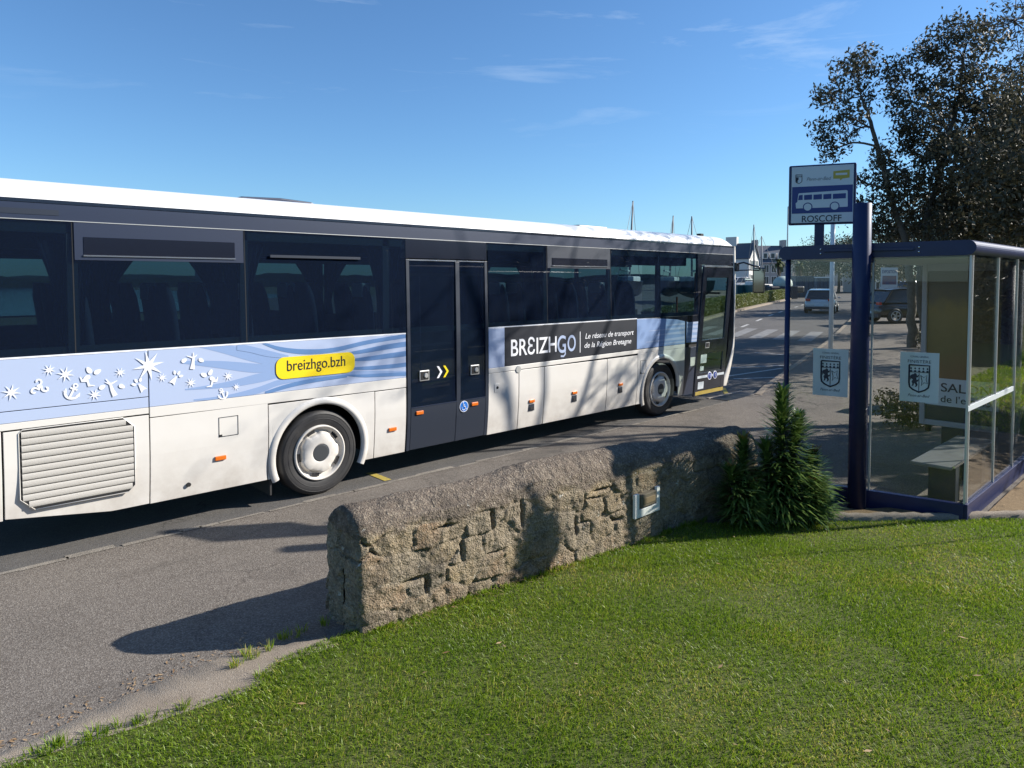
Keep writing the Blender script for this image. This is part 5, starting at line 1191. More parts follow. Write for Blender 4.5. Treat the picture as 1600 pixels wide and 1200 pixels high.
# the big evergreen seen above the shelter
D0 = 23.
cA = [(1285,205,.5,.5),(1300,150,.3,.6),(1330,115,0,.65),(1350,92,-.5,.45),(1392,112,0,.5),(1300,235,.6,.4),(1330,185,-.6,.5),(1404,165,.6,.45),(1420,140,1,.7),(1440,95,.5,.6),(1462,75,0,.5),(1490,48,-.5,.6),(1520,50,0,.6),(1545,70,1,.6),
      (1500,110,1,.8),(1530,140,0,.9),(1555,170,1.,.9),(1470,150,.5,.8),(1440,180,-.4,.8),(1500,190,1,.9),(1418,215,.3,.6),(1375,240,-.5,.4),(1450,230,.8,.9),(1490,250,-.6,.9),(1540,235,.5,1.),(1585,225,0,1.),(1390,265,.5,.6),(1420,285,-.4,.8),(1460,300,.5,.9),
      (1505,310,0,.9),(1550,300,1,1.),(1595,290,.5,1.),(1380,315,0,.6),(1350,285,.6,.4),(1400,345,.5,.7),(1440,350,1,.8),(1480,358,-.5,.8),(1530,352,0,.8),(1580,345,.5,.9),(1345,330,.5,.45),(1375,362,.6,.5),(1600,170,0,1.),(1605,110,1,.8),(1330,210,.8,.35),(1345,150,.6,.4),(1315,335,.8,.35),(1620,250,1,1.1),(1640,320,0,1.1)]
cA = cl_at(cA, D0)
def tp(u, v, dd=0): p = at(u, v, D0+dd); return (p.x, p.y, p.z)
bA = Vector((21.62, .05, H(21.6)+.05))
bB = Vector((21.9, -.9, H(21.6)+.05))
tree('evergreen_tree', 'large dark evergreen tree with several leaning trunks rising above the shelter roof', tuple(bA),
     [([tuple(bA), tp(1424, 470), tp(1420, 400), tp(1400, 330), tp(1372, 240), tp(1362, 190), tp(1345, 150)], .15, .04),
      ([tuple(bA+Vector((.25, -.3, 0))), tp(1437, 430, .3), tp(1450, 340, .3), tp(1475, 240, .5), tp(1500, 150, .6), tp(1505, 90, .5)], .13, .04),
      ([tuple(bB), tp(1490, 420, .6), tp(1510, 330, .4), tp(1545, 220, .4), tp(1575, 130, .8)], .14, .05),
      ([tuple(bB+Vector((.5, -.9, 0))), tp(1580, 400, .8), tp(1590, 300, .8), tp(1600, 200, .4)], .14, .05)], cA, 30, .075, spread=.125)
random.seed(5)
# tree standing just right of the view: its thin boughs reach in at the upper right and streak the bus with shade
TB_ = Vector((13.4, -6.1, .05)); cB = []
for u, v, dd, r_ in ((1590, 30, 0, .55), (1605, 85, .3, .5), (1640, 10, 0, .7), (1570, -20, .2, .5), (1620, 140, -.4, .5), (1670, 90, .5, .7)): p = at(u, v, 15+dd); cB.append((*p, r_))
for k in range(15):
    a = random.uniform(0, 6.28); rr_ = random.uniform(.8, 3.4); cB.append((max(TB_.x+.2+rr_*math.cos(a)*1.15, 10.6), TB_.y+.3+rr_*math.sin(a)*.55-.2, random.uniform(5.3, 9.6), random.uniform(.45, .8)))
tree('bare_branched_tree', 'sparse thin branched tree whose outer boughs hang in at the top right corner', tuple(TB_), [([tuple(TB_), (13.3, -6.0, 2.5), (13.6, -5.9, 4.6), (13.0, -5.8, 5.6)], .20, .06), ([(13.5, -5.95, 4.2), (12.2, -5.7, 5.7), (11.0, -5.7, 8.6)], .08, .02), ([(13.5, -5.95, 4.2), (14.9, -5.7, 6.4), (17., -5.5, 9.6)], .08, .02), ([(13.2, -5.9, 5.4), (14.0, -5.8, 7.2), (15.6, -5.9, 10.2)], .06, .015), ([(12.6, -5.8, 5.6), (12.9, -5.9, 7.3), (14.0, -5.9, 10.0)], .05, .012), ([(12.2, -5.7, 5.7), (11.2, -5.6, 7.0), (10.9, -5.7, 9.2)], .05, .012)], cB, 8, .05, twig=11, spread=.16)
# unseen tree added right of the view, crown shaped to throw pointed wall shade
random.seed(8)
s_ = 3.35; F_ = Vector((.20, -3.42, .20)); T0 = F_+Vector((1.32, -.86, .88))*s_
tc_ = [(T0.x, T0.y, T0.z+z, r) for z, r in ((-.05, .11), (.05, .115), (.17, .10), (.28, .08), (.38, .055), (.48, .03), (.57, .012), (.66, .005))]
tree('added_conifer', 'unseen slim tree added right of the lawn, its pointed crown shading the wall', (T0.x, T0.y, .05), [([(T0.x, T0.y, .05), (T0.x, T0.y, 2.5), (T0.x, T0.y, T0.z+.76)], .010, .004)], tc_, 4200, .022, spread=.012, twig=2)
# more distant trees behind the big one and along the right of the road
random.seed(12)
def round_tree(name, label, base, h, r, n_per=10, size=.12, m='farleaf', nc=16, group='trees along the right side of the road', spread=.3):
    bx, by, bz = base; cl = []
    for k in range(nc):
        a = random.uniform(0, 6.28); q = r*math.sqrt(random.random())*.8; zz = bz+h*random.uniform(.38, .95); q *= math.sqrt(max(.1, 1-((zz-bz)/h-.6)**2*3)); cl.append((bx+q*math.cos(a), by+q*math.sin(a), zz, r*random.uniform(.25, .42)))
    return tree(name, label, base, [([base, (bx+.1, by, bz+h*.35), (bx, by+.1, bz+h*.8)], .03*h, .01*h)], cl, n_per, size, m=m, spread=spread, twig=2, group=group)
for i, (u, v, D, h, r, lab) in enumerate(((1352, 462, 62, 6., 3.0, 'small dark tree farthest down the road, left of the main trunk line'), (1395, 470, 48, 6.5, 2.6, 'dark round tree behind the parked dark car'), (1462, 480, 44, 7., 3., 'dark tree behind the poster case'), (1540, 480, 42, 6.5, 3.2, 'dark tree behind the right of the shelter roof'), (1310, 458, 95, 7, 4.5, 'hazy tree at the far bend of the road'), (1270, 458, 110, 7.5, 4.5, 'hazy tree above the blue container'))):
    p = at(u, v, D); round_tree('roadside_tree', lab, (p.x, p.y, H(p.x)), h, r, n_per=4 if D > 60 else 6, size=.14, m='farleaf' if D > 60 else 'leaf')

random.seed(44)
round_tree('roadside_tree', 'dense low tree in the garden to the right of the shelter', (13.6, -8.3, .05), 5.4, 2.0, n_per=34, size=.08, m='leaf', nc=18, group='garden trees')
random.seed(31)
round_tree('roadside_tree', 'dense dark tree at the right edge just beyond the shelter', (20.2, -3.7, .2), 8.2, 2.9, n_per=16, size=.09, m='leaf', nc=20)
round_tree('roadside_tree', 'dark tree between the evergreen and the right edge, farther back', (29.5, -.6, .45), 8.6, 3.2, n_per=12, size=.1, m='leaf', nc=20)
# unseen hedge added behind the viewer to keep coach window reflections dark
th_ = thing('added_hedge', 'unseen tall dark hedge added behind the viewer to darken window reflections', 'hedge', (15, -18, 0))
MB().box(-16, 46, -18.6, -17.4, -.1, 5.6).build('core', M['hedgecore'], th_)
n = 60000; Pn = np.c_[rng.uniform(-16, 46, n), rng.choice([-17.35, -17.2, -17.3], n), rng.uniform(0, 5.7, n)]+rng.normal(scale=.1, size=(n, 3)); a = rng.normal(size=(n, 3)); a /= np.linalg.norm(a, axis=1, keepdims=True); b_ = np.cross(a, rng.normal(size=(n, 3))); b_ /= np.linalg.norm(b_, axis=1, keepdims=True); s_ = .1*rng.uniform(.6, 1.4, (n, 1))
npmesh('leaves', np.stack([Pn-a*s_, Pn-b_*s_*.5, Pn+a*s_, Pn+b_*s_*.5], 1).reshape(-1, 3), np.full(n, 4), np.arange(n*4), M['farleaf'], th_)

sh2 = thing('added_hedge', 'unseen tall dark hedge added at the right to darken shelter glass reflections', 'hedge', (25, -13, 0))  # unseen, added so the shelter's back glass mirrors dark foliage
MB().box(24.6, 25.6, -18, -8.2, -.1, 4.6).build('core', M['hedgecore'], sh2)
n = 16000; Pn = np.c_[rng.choice([24.5, 24.4, 24.45], n), rng.uniform(-18, -8.1, n), rng.uniform(0, 4.7, n)]+rng.normal(scale=.1, size=(n, 3)); a = rng.normal(size=(n, 3)); a /= np.linalg.norm(a, axis=1, keepdims=True); b_ = np.cross(a, rng.normal(size=(n, 3))); b_ /= np.linalg.norm(b_, axis=1, keepdims=True); s_ = .1*rng.uniform(.6, 1.4, (n, 1))
npmesh('leaves', np.stack([Pn-a*s_, Pn-b_*s_*.5, Pn+a*s_, Pn+b_*s_*.5], 1).reshape(-1, 3), np.full(n, 4), np.arange(n*4), M['farleaf'], sh2)

# ================================================================== HEDGE
hg = thing('hedge', 'long low clipped green hedge along the far side of the road', 'hedge', (45, 17.8, .5))
X = np.concatenate([np.arange(22, 64.8, .6), [64.8]]); P = []; b = MB()
for x in X:
    y = hedge_y(x)+.5; z = H(x)
    for dy, dz in ((-.33, 0), (-.36, .45), (-.33, .92), (.33, .92), (.36, .45), (.33, 0)): P.append((x-dy*.3, y+dy, z+dz))
b.add(P, [(6*i+k, 6*i+6+k, 6*i+7+k, 6*i+k+1) for i in range(len(X)-1) for k in range(5)]+[tuple(range(6)), tuple(range(6*len(X)-6, 6*len(X)))])
b.build('core', mat('hedge_core', (.03, .04, .012), .9), hg)
n = 90000; x = rng.uniform(22, 64.8, n); f_ = rng.random(n); side_ = rng.random(n)
yy = np.array([hedge_y(a) for a in x])+.5; zz = np.array([H(a) for a in x])
top = side_ < .35; oy = np.where(top, rng.uniform(-.36, .36, n), np.where(side_ < .85, -.37, .37)); oz = np.where(top, .94, rng.uniform(0, .95, n)); jit = rng.normal(scale=.035, size=(n, 3))
Pn = np.c_[x, yy+oy, zz+oz]+jit; a = rng.normal(size=(n, 3)); a /= np.linalg.norm(a, axis=1, keepdims=True); b_ = np.cross(a, rng.normal(size=(n, 3))); b_ /= np.linalg.norm(b_, axis=1, keepdims=True); s_ = .045*rng.uniform(.6, 1.4, (n, 1))
npmesh('leaves', np.stack([Pn-a*s_, Pn-b_*s_*.5, Pn+a*s_, Pn+b_*s_*.5], 1).reshape(-1, 3), np.full(n, 4), np.arange(n*4), M['hedgeleaf'], hg)
b = MB(); P = []
for x in X: P += [(x, hedge_y(x)-.25, H(x)-.01), (x, hedge_y(x)-.25, H(x)+.13), (x, hedge_y(x)+.0, H(x)+.13), (x, hedge_y(x)+.9, H(x)+.10)]
b.add(P, [(4*i+k, 4*i+4+k, 4*i+5+k, 4*i+k+1) for i in range(len(X)-1) for k in range(3)]); tag(b.build('far_kerb', M['kerb']), kind='structure')

# ================================================================== CARS
def car(name, label, pos, heading, L_, W_, Hh, paint, hatch=True, group=None):
    """simple road car: rounded body from cross-sections, glass house, wheels, lamps. local x = forward"""
    t = thing(name, label, 'car', pos, group, heading)
    M4 = Matrix.Translation(Vector(pos)) @ Matrix.Rotation(heading, 4, 'Z')
    def bld(b, nm, m, parent=t, **k):
        b.v = [tuple(M4 @ Vector(p)) for p in b.v]; o = b.build(nm, m, None, **k); o.parent = parent
        o.matrix_parent_inverse = M4.inverted() if parent is t else Matrix(); return o
    hl = L_/2; wl = W_/2; r = Hh*.215
    # lower body: sections along x (x, half width, z bottom, z shoulder)
    S = [(-hl, .80, .36, .62), (-hl+.05, .93, .28, .80), (-hl+.35, 1., .22, .64*Hh), (-hl+1.2, 1., .20, .625*Hh), (0, 1., .20, .60*Hh), (hl-1.25, 1., .20, .585*Hh), (hl-.45, .97, .22, .50*Hh), (hl-.08, .88, .28, .42*Hh), (hl, .75, .34, .36*Hh)]
    b = MB(); P = []; K = 10
    for x, wf, zb, zt in S:
        for k in range(K):
            a = 2*math.pi*(k+.5)/K; cx, cz = math.cos(a), math.sin(a)
            y = wl*wf*math.copysign(abs(cx)**.35, cx); z = (zb+zt)/2+(zt-zb)/2*math.copysign(abs(cz)**.45, cz); P.append((x, y, z))
    b.add(P, [(i*K+k, i*K+(k+1) % K, (i+1)*K+(k+1) % K, (i+1)*K+k) for i in range(len(S)-1) for k in range(K)]+[tuple(range(K)), tuple(range((len(S)-1)*K, len(S)*K))])
    body = bld(b, 'body', M[paint], smooth=True); sb = body.modifiers.new('s', 'SUBSURF'); sb.levels = sb.render_levels = 1
    zs = .60*Hh; rb = -hl+.25 if hatch else -hl+.9; G_ = [(rb-.02, .90, zs), (rb+.42, .74, Hh*.95), (hl-1.95, .74, Hh), (hl-1.15, .90, zs-.02)]
    b = MB(); P = []
    for x, wf, z in G_: P += [(x, -wl*wf, z), (x, wl*wf, z)]
    b.add(P, [(0, 1, 3, 2), (4, 5, 7, 6), (0, 2, 4, 6), (1, 7, 5, 3)]); bld(b, 'windows', M['pane'], bevel=.02)
    b = MB(); P = []
    for x, wf, z in ((rb+.36, .76, Hh*.955), (rb+.9, .77, Hh*1.0), (hl-2.1, .77, Hh*1.01), (hl-1.85, .75, Hh*.985)): P += [(x, -wl*wf, z-.02), (x, -wl*wf*.8, z+.02), (x, wl*wf*.8, z+.02), (x, wl*wf, z-.02)]
    b.add(P, [(4*i+k, 4*i+4+k, 4*i+5+k, 4*i+k+1) for i in range(3) for k in range(3)]+[(0, 4, 8, 12, 15, 11, 7, 3)]); bld(b, 'roof', M[paint], smooth=True)
    b = MB()
    for sgn in (-1, 1):
        for (xa, wa, za), (xb, wb_, zb) in ((G_[0], G_[1]), (G_[3], G_[2])): b.tube([(xa, sgn*wl*wa, za), (xb, sgn*wl*wb_*1.01, zb)], .045, 6)
        b.tube([(-.1, sgn*wl*.92, zs), (-.2, sgn*wl*.76, Hh*.97)], .035, 6)
    bld(b, 'window_pillars', M[paint])
    for sx in (-hl+.75, hl-.80):
        for sgn in (-1, 1):
            o_ = MB().lathe([(r*.62, .0), (r*.9, -.01), (r, .02), (r, .18), (r*.7, .2)], (sx, 0, r), n=28)
            o_.v = [(p[0], sgn*(wl-.0-p[1]*1.), p[2]) for p in o_.v]; wh = bld(o_, 'wheel', M['rubber'], smooth=True)
            o_ = MB(); 
            for k in range(5):
                a = 2*math.pi*k/5; o_.obox((sx+math.cos(a)*r*.33, sgn*(wl-.002), r+math.sin(a)*r*.33), (math.cos(a)*r*.30, 0, math.sin(a)*r*.30), (0, .01, 0), (-math.sin(a)*r*.08, 0, math.cos(a)*r*.08))
            o_.tube([(sx+math.cos(a)*r*.62, sgn*(wl+.0), r+math.sin(a)*r*.62) for a in np.linspace(0, 6.283, 25)], r*.05, 5)
            bld(o_, 'rim', M['alu'], parent=wh)
    for sgn in (-1, 1):
        bld(MB().obox((-hl+.06, sgn*wl*.72, .60*Hh-.05), (.06, 0, 0), (0, .14, 0), (0, 0, .07)), 'tail_light', M['red'], bevel=.02)
        bld(MB().obox((hl-.12, sgn*wl*.68, .44*Hh), (.08, 0, 0), (0, .16, 0), (0, 0, .06)), 'headlight', M['chrome'], bevel=.02)
        bld(MB().obox((hl-1.45, sgn*(wl+.08), zs+.05), (.06, 0, 0), (0, .08, 0), (0, 0, .06)), 'wing_mirror', M[paint], bevel=.02)
    bld(MB().obox((-hl-.0, 0, .50), (.02, 0, 0), (0, .26, 0), (0, 0, .055)), 'number_plate', M['signwhite'])
    bld(MB().obox((-hl+.03, 0, .34), (.07, 0, 0), (0, wl*.85, 0), (0, 0, .08)), 'rear_bumper', M['darkgrey'], bevel=.02)
    return t
hd = math.atan2(.305, .952)
car('driving_car', 'pale silver hatchback driving away down the road', (41.2, 11.05, H(41.2)), hd, 4.1, 1.76, 1.47, 'carwhite')
p0 = at(1387, 504, 33.6); car('parked_car', 'black estate car parked beyond the shelter, rear to the left', (p0.x+1.2, p0.y-.75, pav_h(p0.x)+.01), math.atan2(-.62, .78), 4.5, 1.8, 1.62, 'cardark')
p0 = at(1418, 456, 56.); car('parked_car', 'white car parked behind the black estate car', (p0.x, p0.y, H(p0.x)+.35), math.atan2(-.6, .8), 4.2, 1.75, 1.5, 'carwhite', group=None)
p0 = at(1163, 452, 84.); car('parked_car', 'white car parked on the quay right of the bus front', (p0.x, p0.y, H(p0.x)+.75), math.atan2(-.4, .9), 4.2, 1.75, 1.45, 'carwhite')
# EXPOSITION board
A, B_ = at(1376, 452, 44), at(1402, 452, 44); C_ = at(1376, 418, 44)
eb = thing('notice_board', 'pale exhibition board standing above the parked dark car', 'notice board', (A.x, A.y, A.z))
U = Vector((B_.x-A.x, B_.y-A.y, 0)); wE = U.length; U.normalize(); N = U.cross(Vector((0, 0, 1))); hE = C_.z-A.z
MB().obox(A+U*wE/2+Vector((0, 0, hE/2)), U*wE/2, N*.02, (0, 0, hE/2)).build('board', M['signwhite'], eb)
text('lettering', 'EXPOSITION', M['signblue'], eb, A+U*wE*.06+Vector((0, 0, hE*.74))+N*.024, U, (0, 0, 1), width=wE*.86, height=hE*.14, bold=.02)
MB().obox(A+U*wE/2+Vector((0, 0, hE*.42))+N*.02, U*wE*.42, N*.006, (0, 0, hE*.20)).build('picture', mat('board_picture', (.06, .10, .22), .6, var=(2, .9, (.25, .10, .10))), eb)
MB().tube([A+U*.1-Vector((0, 0, 2.4)), A+U*.1], .04).tube([A+U*(wE-.1)-Vector((0, 0, 2.4)), A+U*(wE-.1)], .04).build('legs', M['signwhite'], eb)

# ================================================================== RIGHT SIDE: beds, lawn, low wall, block
RL = [(9.6, -4.1), (11, -3.75), (15, -2.75), (20, -1.2), (26, .6), (34, 3.2), (34, -6), (24, -12), (9.6, -12)]
b = MB().add([(x, y, pav_h(min(x, 60))+.03) for x, y in RL], [tuple(range(len(RL)))]); tag(b.build('far_lawn', M['soil']), kind='structure')
def flz(x, y): return np.array([pav_h(a) for a in np.atleast_1d(x)])+.03
tag(blades('far_grass', 90000, (9.6, 22, -8, 0), [(9.7, -4.2), (11, -3.85), (15, -2.85), (22, -.6), (22, -8), (9.7, -8)], .04, .08, M['grass'], z=flz, wid=.012), 'sunlit lawn beyond the shelter on the right', 'grass', kind='stuff')
b = MB().add([(19.2, -1.3, 0), (21.5, -.4, 0), (27, 1.6, 0), (29, 1.2, 0), (24, -1.6, 0), (20, -2.6, 0)], [tuple(range(6))]); b.v = [(x, y, pav_h(x)+.045) for x, y, z in b.v]; tag(b.build('flower_bed', M['earth']), kind='structure')
lw = []
b = MB(); 
for i in range(9):
    x = 8.3+i*.62; y = -4.75-.35*i*.62; b.box(x, x+.60, y-.16, y+.16, -.02, .46+random.uniform(-.02, .03))
lwo = b.build('low_wall', M['concrete'], bevel=.03); tag(lwo, 'low dark stone block wall edging the lawn beyond the shelter', 'wall')
b = MB().box(10.9, 11.35, -3.55, -3.0, 0, .92); tag(b.build('stone_block', M['concrete'], bevel=.05), 'brown squat stone block standing beyond the shelter glass', 'stone block')
for i, (x, y, lab) in enumerate(((9.2, -3.6, 'dark leafy bush at the foot of the brown stone block'), (20.8, -.9, 'low straggly bush under the evergreen tree'), (23.6, .2, 'low bush in the bare bed beyond the evergreen trunks'))):
    t = thing('low_bush', lab, 'bush', (x, y, .05), 'low bushes beyond the shelter'); cc = [(x+random.uniform(-.4, .4), y+random.uniform(-.4, .4), pav_h(x)+random.uniform(.15, .45), random.uniform(.2, .32)) for _ in range(7)]
    leaves_mesh('leaves', cc, 60, .06, .04, M['leaf'], t); b = MB(); [limb(b, (x, y, pav_h(x)), c[:3], .02, .005, .1, 4) for c in cc]; b.build('stems', M['bark'], t)

# ================================================================== FAR SIDE: boats, containers, houses, shore
def sailboat(label, D, mast_u, mast_top, base_v, lean=0, length=8., heading=.4, hullm='hull', cab=True, boom=True):
    base = at(mast_u, base_v, D); top = at(mast_u+lean, mast_top, D); c = Vector((base.x, base.y, base.z-.9))
    t = thing('sailboat', label, 'sailboat', tuple(c), 'sailboats laid up in the harbour'); U = Vector((math.cos(heading), math.sin(heading), 0)); Nn_ = Vector((-U.y, U.x, 0)); b = MB(); P = []
    for s, wd, zk in ((-1, .55, .2), (-.6, .95, -.2), (0, 1.1, -.35), (.5, .8, -.2), (.85, .35, .1), (1, .02, .5)):
        o_ = c+U*s*length/2
        for a in (-1, -.75, 0, .75, 1): P.append(o_+Nn_*wd*a+Vector((0, 0, .9+.1*abs(s) if abs(a) == 1 else (zk+.1 if abs(a) == .75 else zk-.2))))
    b.add(P, [(5*i+k, 5*i+5+k, 5*i+6+k, 5*i+k+1) for i in range(5) for k in range(4)]+[(5*i, 5*i+4, 5*i+9, 5*i+5) for i in range(5)]+[(0, 1, 2, 3, 4)])
    b.build('hull', M[hullm], t, smooth=False)
    if cab: MB().obox(c+Vector((0, 0, 1.1)), U*1.3, Nn_*.7, (0, 0, .25)).build('cabin', M['render'], t, bevel=.12)
    m0 = c+Vector((0, 0, .9)); MB().tube([m0, (m0+top)/2, top], [.10, .09, .06], 8).build('mast', M['mast'], t, smooth=True)
    b = MB(); b.tube([top, c+U*length*.5+Vector((0, 0, 1.))], .018, 4).tube([top, c-U*length*.5+Vector((0, 0, 1.))], .018, 4); b.build('stays', M['mast'], t)
    if boom: MB().tube([m0+Vector((0, 0, .9)), m0-U*length*.38+Vector((0, 0, 1.0))], .09, 6).build('boom', M['palegreen'], t)
    return t
sailboat('sailboat behind the middle of the bus roof, its mast leaning right', 60, 983, 314, 440, lean=6, length=8)
sailboat('sailboat behind the bus roof with the shorter mast left of the upright one', 66, 1046, 337, 440, lean=6, length=7)
sailboat('sailboat behind the front of the bus roof with an upright dark mast', 62, 1081, 338, 440, length=8, heading=.9)
sailboat('sailboat with the taller mast just right of the bus front', 78, 1178, 351, 446, length=9, heading=.7, hullm='teal')
sailboat('dark hulled sailboat with the shorter mast over the hedge', 82, 1190, 369, 450, length=9, heading=-.1)
sh_ = thing('covered_boat', 'small dark boat under a pale domed cover behind the hedge end', 'boat', tuple(at(1222, 457, 74)))
c = at(1222, 455, 74); MB().obox(c+Vector((0, 0, .2)), Vector((1.8, -1., 0)), Vector((.4, .8, 0)), (0, 0, .35)).build('hull', M['hull'], sh_, bevel=.15); MB().ell(c+Vector((.1, 0, .75)), (1.1, 1.0, .85), 14, 8).build('cover', M['palegreen'], sh_, smooth=True)
def simple_box(name, label, cat, u0, u1, v0, v1, D, depth, m, extra=None):
    A, B_ = at(u0, v1, D), at(u1, v1, D); top = at(u0, v0, D); U = Vector((B_.x-A.x, B_.y-A.y, 0)); Lh = U.length/2; U.normalize(); N = Vector((-U.y, U.x, 0)); h = (top.z-A.z)/2
    t = thing(name, label, cat, tuple(A)); MB().obox(A+U*Lh+N*depth/2+Vector((0, 0, h)), U*Lh, N*depth/2, (0, 0, h)).build('body', M[m], t, bevel=.04)
    b = MB(); nrib = max(4, int(Lh*4))
    for k in range(nrib+1): b.obox(A+U*(2*Lh*k/nrib)-N*.04+Vector((0, 0, h)), U*.05, N*.04, (0, 0, h*.96))
    b.build('ribs', M[m], t); MB().obox(A+U*Lh+N*depth/2+Vector((0, 0, 2*h+.05)), U*(Lh+.05), N*(depth/2+.05), (0, 0, .06)).build('lid', M[extra or m], t); return t
simple_box('shipping_container', 'dark blue ribbed container beside the road beyond the hedge', 'container', 1243, 1271, 433, 466, 76, 5, 'container')
simple_box('waste_skip', 'dark green skip on the quay right of the bus front', 'skip', 1152, 1181, 447, 463, 78, 3, 'teal')
simple_box('waste_bin', 'grey wheeled bin at the left end of the blue container', 'bin', 1238, 1245, 449, 467, 72, .8, 'grey')
simple_box('waste_bin', 'grey wheeled bin left of the other by the container', 'bin', 1231, 1236.5, 450, 468, 71, .8, 'grey')
simple_box('lorry', 'dark grey lorry box parked beyond the driving car', 'lorry', 1276, 1300, 434, 458, 84, 5, 'container', 'signwhite')
lp = thing('lamp_post', 'tall thin grey lamp post at the near end of the quay', 'lamp post', (64.4, 24., H(64.))); b0 = at(1229, 468, 70.2)
MB().tube([b0, b0+Vector((0, 0, 9.2))], [.09, .06], 8).build('pole', M['alu'], lp); MB().tube([b0+Vector((0, 0, 9.2)), b0+Vector((.6, -.6, 9.4)), b0+Vector((1.2, -1.2, 9.35))], .05, 6).build('arm', M['alu'], lp)
MB().obox(b0+Vector((1.3, -1.3, 9.33)), (.25, -.25, 0), (.08, .08, 0), (0, 0, .05)).build('lamp_head', M['alu'], lp)
def house(label, u0, u1, v_eave, v_ridge, v_base, D, depth, wallm, turn=0., gable=False, wins=3, floors=2, chim=True):
    """house facing the camera between u0 and u1; ridge along the front (or gable to the front)"""
    A, B_ = at(u0, v_base, D), at(u1, v_base, D); U = Vector((B_.x-A.x, B_.y-A.y, 0)); Wd = U.length; U.normalize()
    if turn: U = Matrix.Rotation(turn, 3, 'Z') @ U; Wd = Wd/math.cos(turn)
    N = Vector((-U.y, U.x, 0)); z0 = A.z; ze = at(u0, v_eave, D).z; zr = at(u0, v_ridge, D).z; Z = Vector((0, 0, 1)); A = Vector((A.x, A.y, z0-1.5)); he = ze-A.z; hr = zr-A.z
    t = thing('house', label, 'house', tuple(A)); T = lambda a, c, h: A+U*a+N*c+Z*h
    b = MB()
    if gable:
        b.add([T(0, 0, 0), T(Wd, 0, 0), T(Wd, 0, he), T(Wd/2, 0, hr), T(0, 0, he), T(0, depth, 0), T(Wd, depth, 0), T(Wd, depth, he), T(Wd/2, depth, hr), T(0, depth, he)], [(0, 1, 2, 3, 4), (5, 9, 8, 7, 6), (0, 4, 9, 5), (1, 6, 7, 2)]); b.build('wall', M[wallm], t)
        MB().add([T(-.25, -.25, he-.2), T(Wd/2, -.25, hr+.12), T(Wd/2, depth+.25, hr+.12), T(-.25, depth+.25, he-.2), T(Wd+.25, -.25, he-.2), T(Wd+.25, depth+.25, he-.2)], [(0, 1, 2, 3), (1, 4, 5, 2)]).build('roof', M['slate'], t).modifiers.new('s', 'SOLIDIFY').thickness = .12
    else:
        b.add([T(0, 0, 0), T(Wd, 0, 0), T(Wd, 0, he), T(0, 0, he), T(0, depth, 0), T(Wd, depth, 0), T(Wd, depth, he), T(0, depth, he), T(0, depth/2, hr), T(Wd, depth/2, hr)], [(0, 1, 2, 3), (4, 7, 6, 5), (0, 3, 8, 7, 4), (1, 5, 6, 9, 2)]); b.build('wall', M[wallm], t)
        rf = MB().add([T(-.1, -.3, he-.2), T(Wd+.1, -.3, he-.2), T(Wd+.1, depth/2, hr+.12), T(-.1, depth/2, hr+.12), T(-.1, depth+.3, he-.2), T(Wd+.1, depth+.3, he-.2)], [(0, 1, 2, 3), (3, 2, 5, 4)]).build('roof', M['slate'], t); rf.modifiers.new('s', 'SOLIDIFY').thickness = .12
    if chim:
        for a in ((.02, .98) if not gable else (.5,)):
            MB().obox(T(Wd*a, depth/2, hr+.3), U*.35, N*1.0, Z*.95).build('chimney', M[wallm], t)
    for f in range(floors):
        for k in range(wins):
            a = Wd*(k+.5)/wins; h = 1.5+(he-1.5)*(f+.45)/floors
            o_ = MB().obox(T(a, -.03, h), U*.45, N*.05, Z*.7).build('window', M['pane'], t); b = MB()
            for da in (-.5, .5): b.obox(T(a+da, -.06, h), U*.06, N*.04, Z*.78)
            b.obox(T(a, -.06, h+.76), U*.56, N*.04, Z*.06).obox(T(a, -.06, h-.76), U*.56, N*.04, Z*.06).obox(T(a, -.06, h), U*.03, N*.03, Z*.7); b.build('window_frame', M['render'], o_)
    if not gable and wins > 2:
        for k in range(wins):
            a = Wd*(k+.5)/wins; h = he+(hr-he)*.30; c_ = depth/2*.22; b = MB().obox(T(a, c_, h+.3), U*.5, N*.5, Z*.6); d_ = b.build('dormer', M['render'], t); MB().obox(T(a, c_-.52, h+.3), U*.32, N*.03, Z*.45).build('dormer_window', M['pane'], d_)
    return t
house('white gabled house with slate roof just right of the bus front', 1170, 1193, 402, 380, 446, 118, 8, 'render', gable=True, wins=2, turn=.8)
house('long white house with slate roof partly behind the bus front', 1120, 1174, 414, 390, 446, 152, 9, 'render', wins=6)
house('grey stone house with steep slate roof and dormers behind the masts', 1191, 1238, 410, 383, 446, 140, 10, 'greyrender', wins=4)
house('grey slate roofed house seen through the left shelter glass', 1240, 1292, 425, 400, 450, 150, 10, 'greyrender', wins=4)
house('dark slate roofed house at the far end of the road', 1294, 1345, 422, 402, 449, 170, 10, 'greyrender', wins=4)
house('white house seen between the evergreen and the right edge', 1560, 1640, 400, 350, 470, 62, 9, 'render', wins=3)
house('pale house behind the parked dark car', 1366, 1425, 418, 395, 458, 95, 9, 'greyrender', wins=4)
# flat roofed hotel with balconies seen through the bus windows
hb = thing('apartment_block', 'flat roofed block with white balconies seen through the left bus windows', 'building', tuple(at(305, 447, 190)))
A = at(305, 446, 190); B_ = at(362, 446, 190); U = Vector((B_.x-A.x, B_.y-A.y, 0)); Wd = U.length; U.normalize(); N = Vector((-U.y, U.x, 0))
MB().obox(A+U*Wd/2+N*6+Vector((0, 0, 2.5)), U*Wd/2, N*6, (0, 0, 4.0)).build('wall', M['greyrender'], hb)
b = MB()
for k in range(4): b.obox(A+U*Wd*.72-N*.8+Vector((0, 0, .4+k*1.6)), U*Wd*.26, N*.8, (0, 0, .25))
b.build('balconies', M['render'], hb)
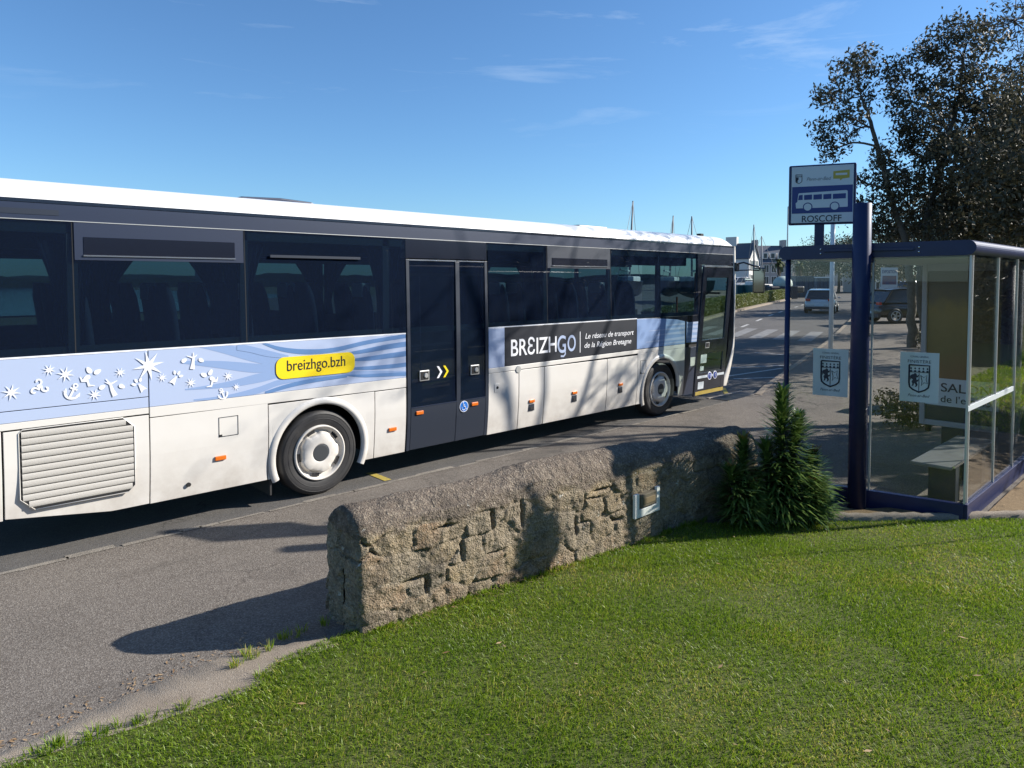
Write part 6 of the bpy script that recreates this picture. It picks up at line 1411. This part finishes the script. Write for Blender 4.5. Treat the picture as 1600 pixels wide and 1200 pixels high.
# palms by the houses
def palm(label, u, v_top, v_base, D):
    base = at(u, v_base, D); top = at(u, v_top, D); t = thing('palm_tree', label, 'palm tree', tuple(base), 'palms by the harbour'); MB().tube([base-Vector((0, 0, 1)), top], [.28, .22], 8).build('trunk', M['bark'], t); b = MB()
    for k in range(34):
        a = random.uniform(0, 6.28); e_ = random.uniform(-.5, 1.2); L_ = random.uniform(1.3, 1.9); d = Vector((math.cos(a), math.sin(a), 0)); s = Vector((-d.y, d.x, 0)); prev = None; z = 0; r_ = 0
        P = []
        for j in range(5): P += [top+d*r_+Vector((0, 0, z))-s*.22*(1-j/4.5), top+d*r_+Vector((0, 0, z))+s*.22*(1-j/4.5)]; ee = e_-j*.45; r_ += math.cos(ee)*L_/4; z += math.sin(ee)*L_/4
        b.add(P, [(2*j, 2*j+1, 2*j+3, 2*j+2) for j in range(4)])
    b.build('fronds', mat('palm_fronds', (.09, .11, .035), .6), t); return t
palm('palm tree left of the lamp post in front of the grey house', 1217, 412, 452, 100); palm('palm tree seen through the left shelter glass', 1250, 414, 452, 105)
# far shore: one tree belt beyond the bay, and low hills
def shore(name, R_, h0, h1, a0, a1, m, seed, zb=-1.):
    b = MB(); n = 400; P = []
    for i in range(n+1):
        a = a0+(a1-a0)*i/n; h = h0+(h1-h0)*float(fbm(np.array(i*.09), np.array(3.3), seed, 5)); x, y = CAM.x+R_*math.sin(a), CAM.y+R_*math.cos(a)
        P += [(x, y, zb), (x, y, h), (x+6*math.sin(a), y+6*math.cos(a), h*.95), (x+30*math.sin(a), y+30*math.cos(a), zb)]
    b.add(P, [(4*i+k, 4*i+4+k, 4*i+5+k, 4*i+k+1) for i in range(n) for k in range(3)]); return b.build(name, m, smooth=False)
tag(shore('hills', 700, 2.0, 12., R(-50), R(170), mat('far_hills', (.06, .085, .075), .9), 4), kind='structure')
fm = shore('far_woods', 330, 1.5, 7.5, R(-40), R(78), mat('far_woods', (.03, .045, .028), .95, var=(.15, .8, (.07, .085, .04))), 9)
tag(fm, 'low belt of trees along the far shore of the bay', 'woods', kind='stuff')
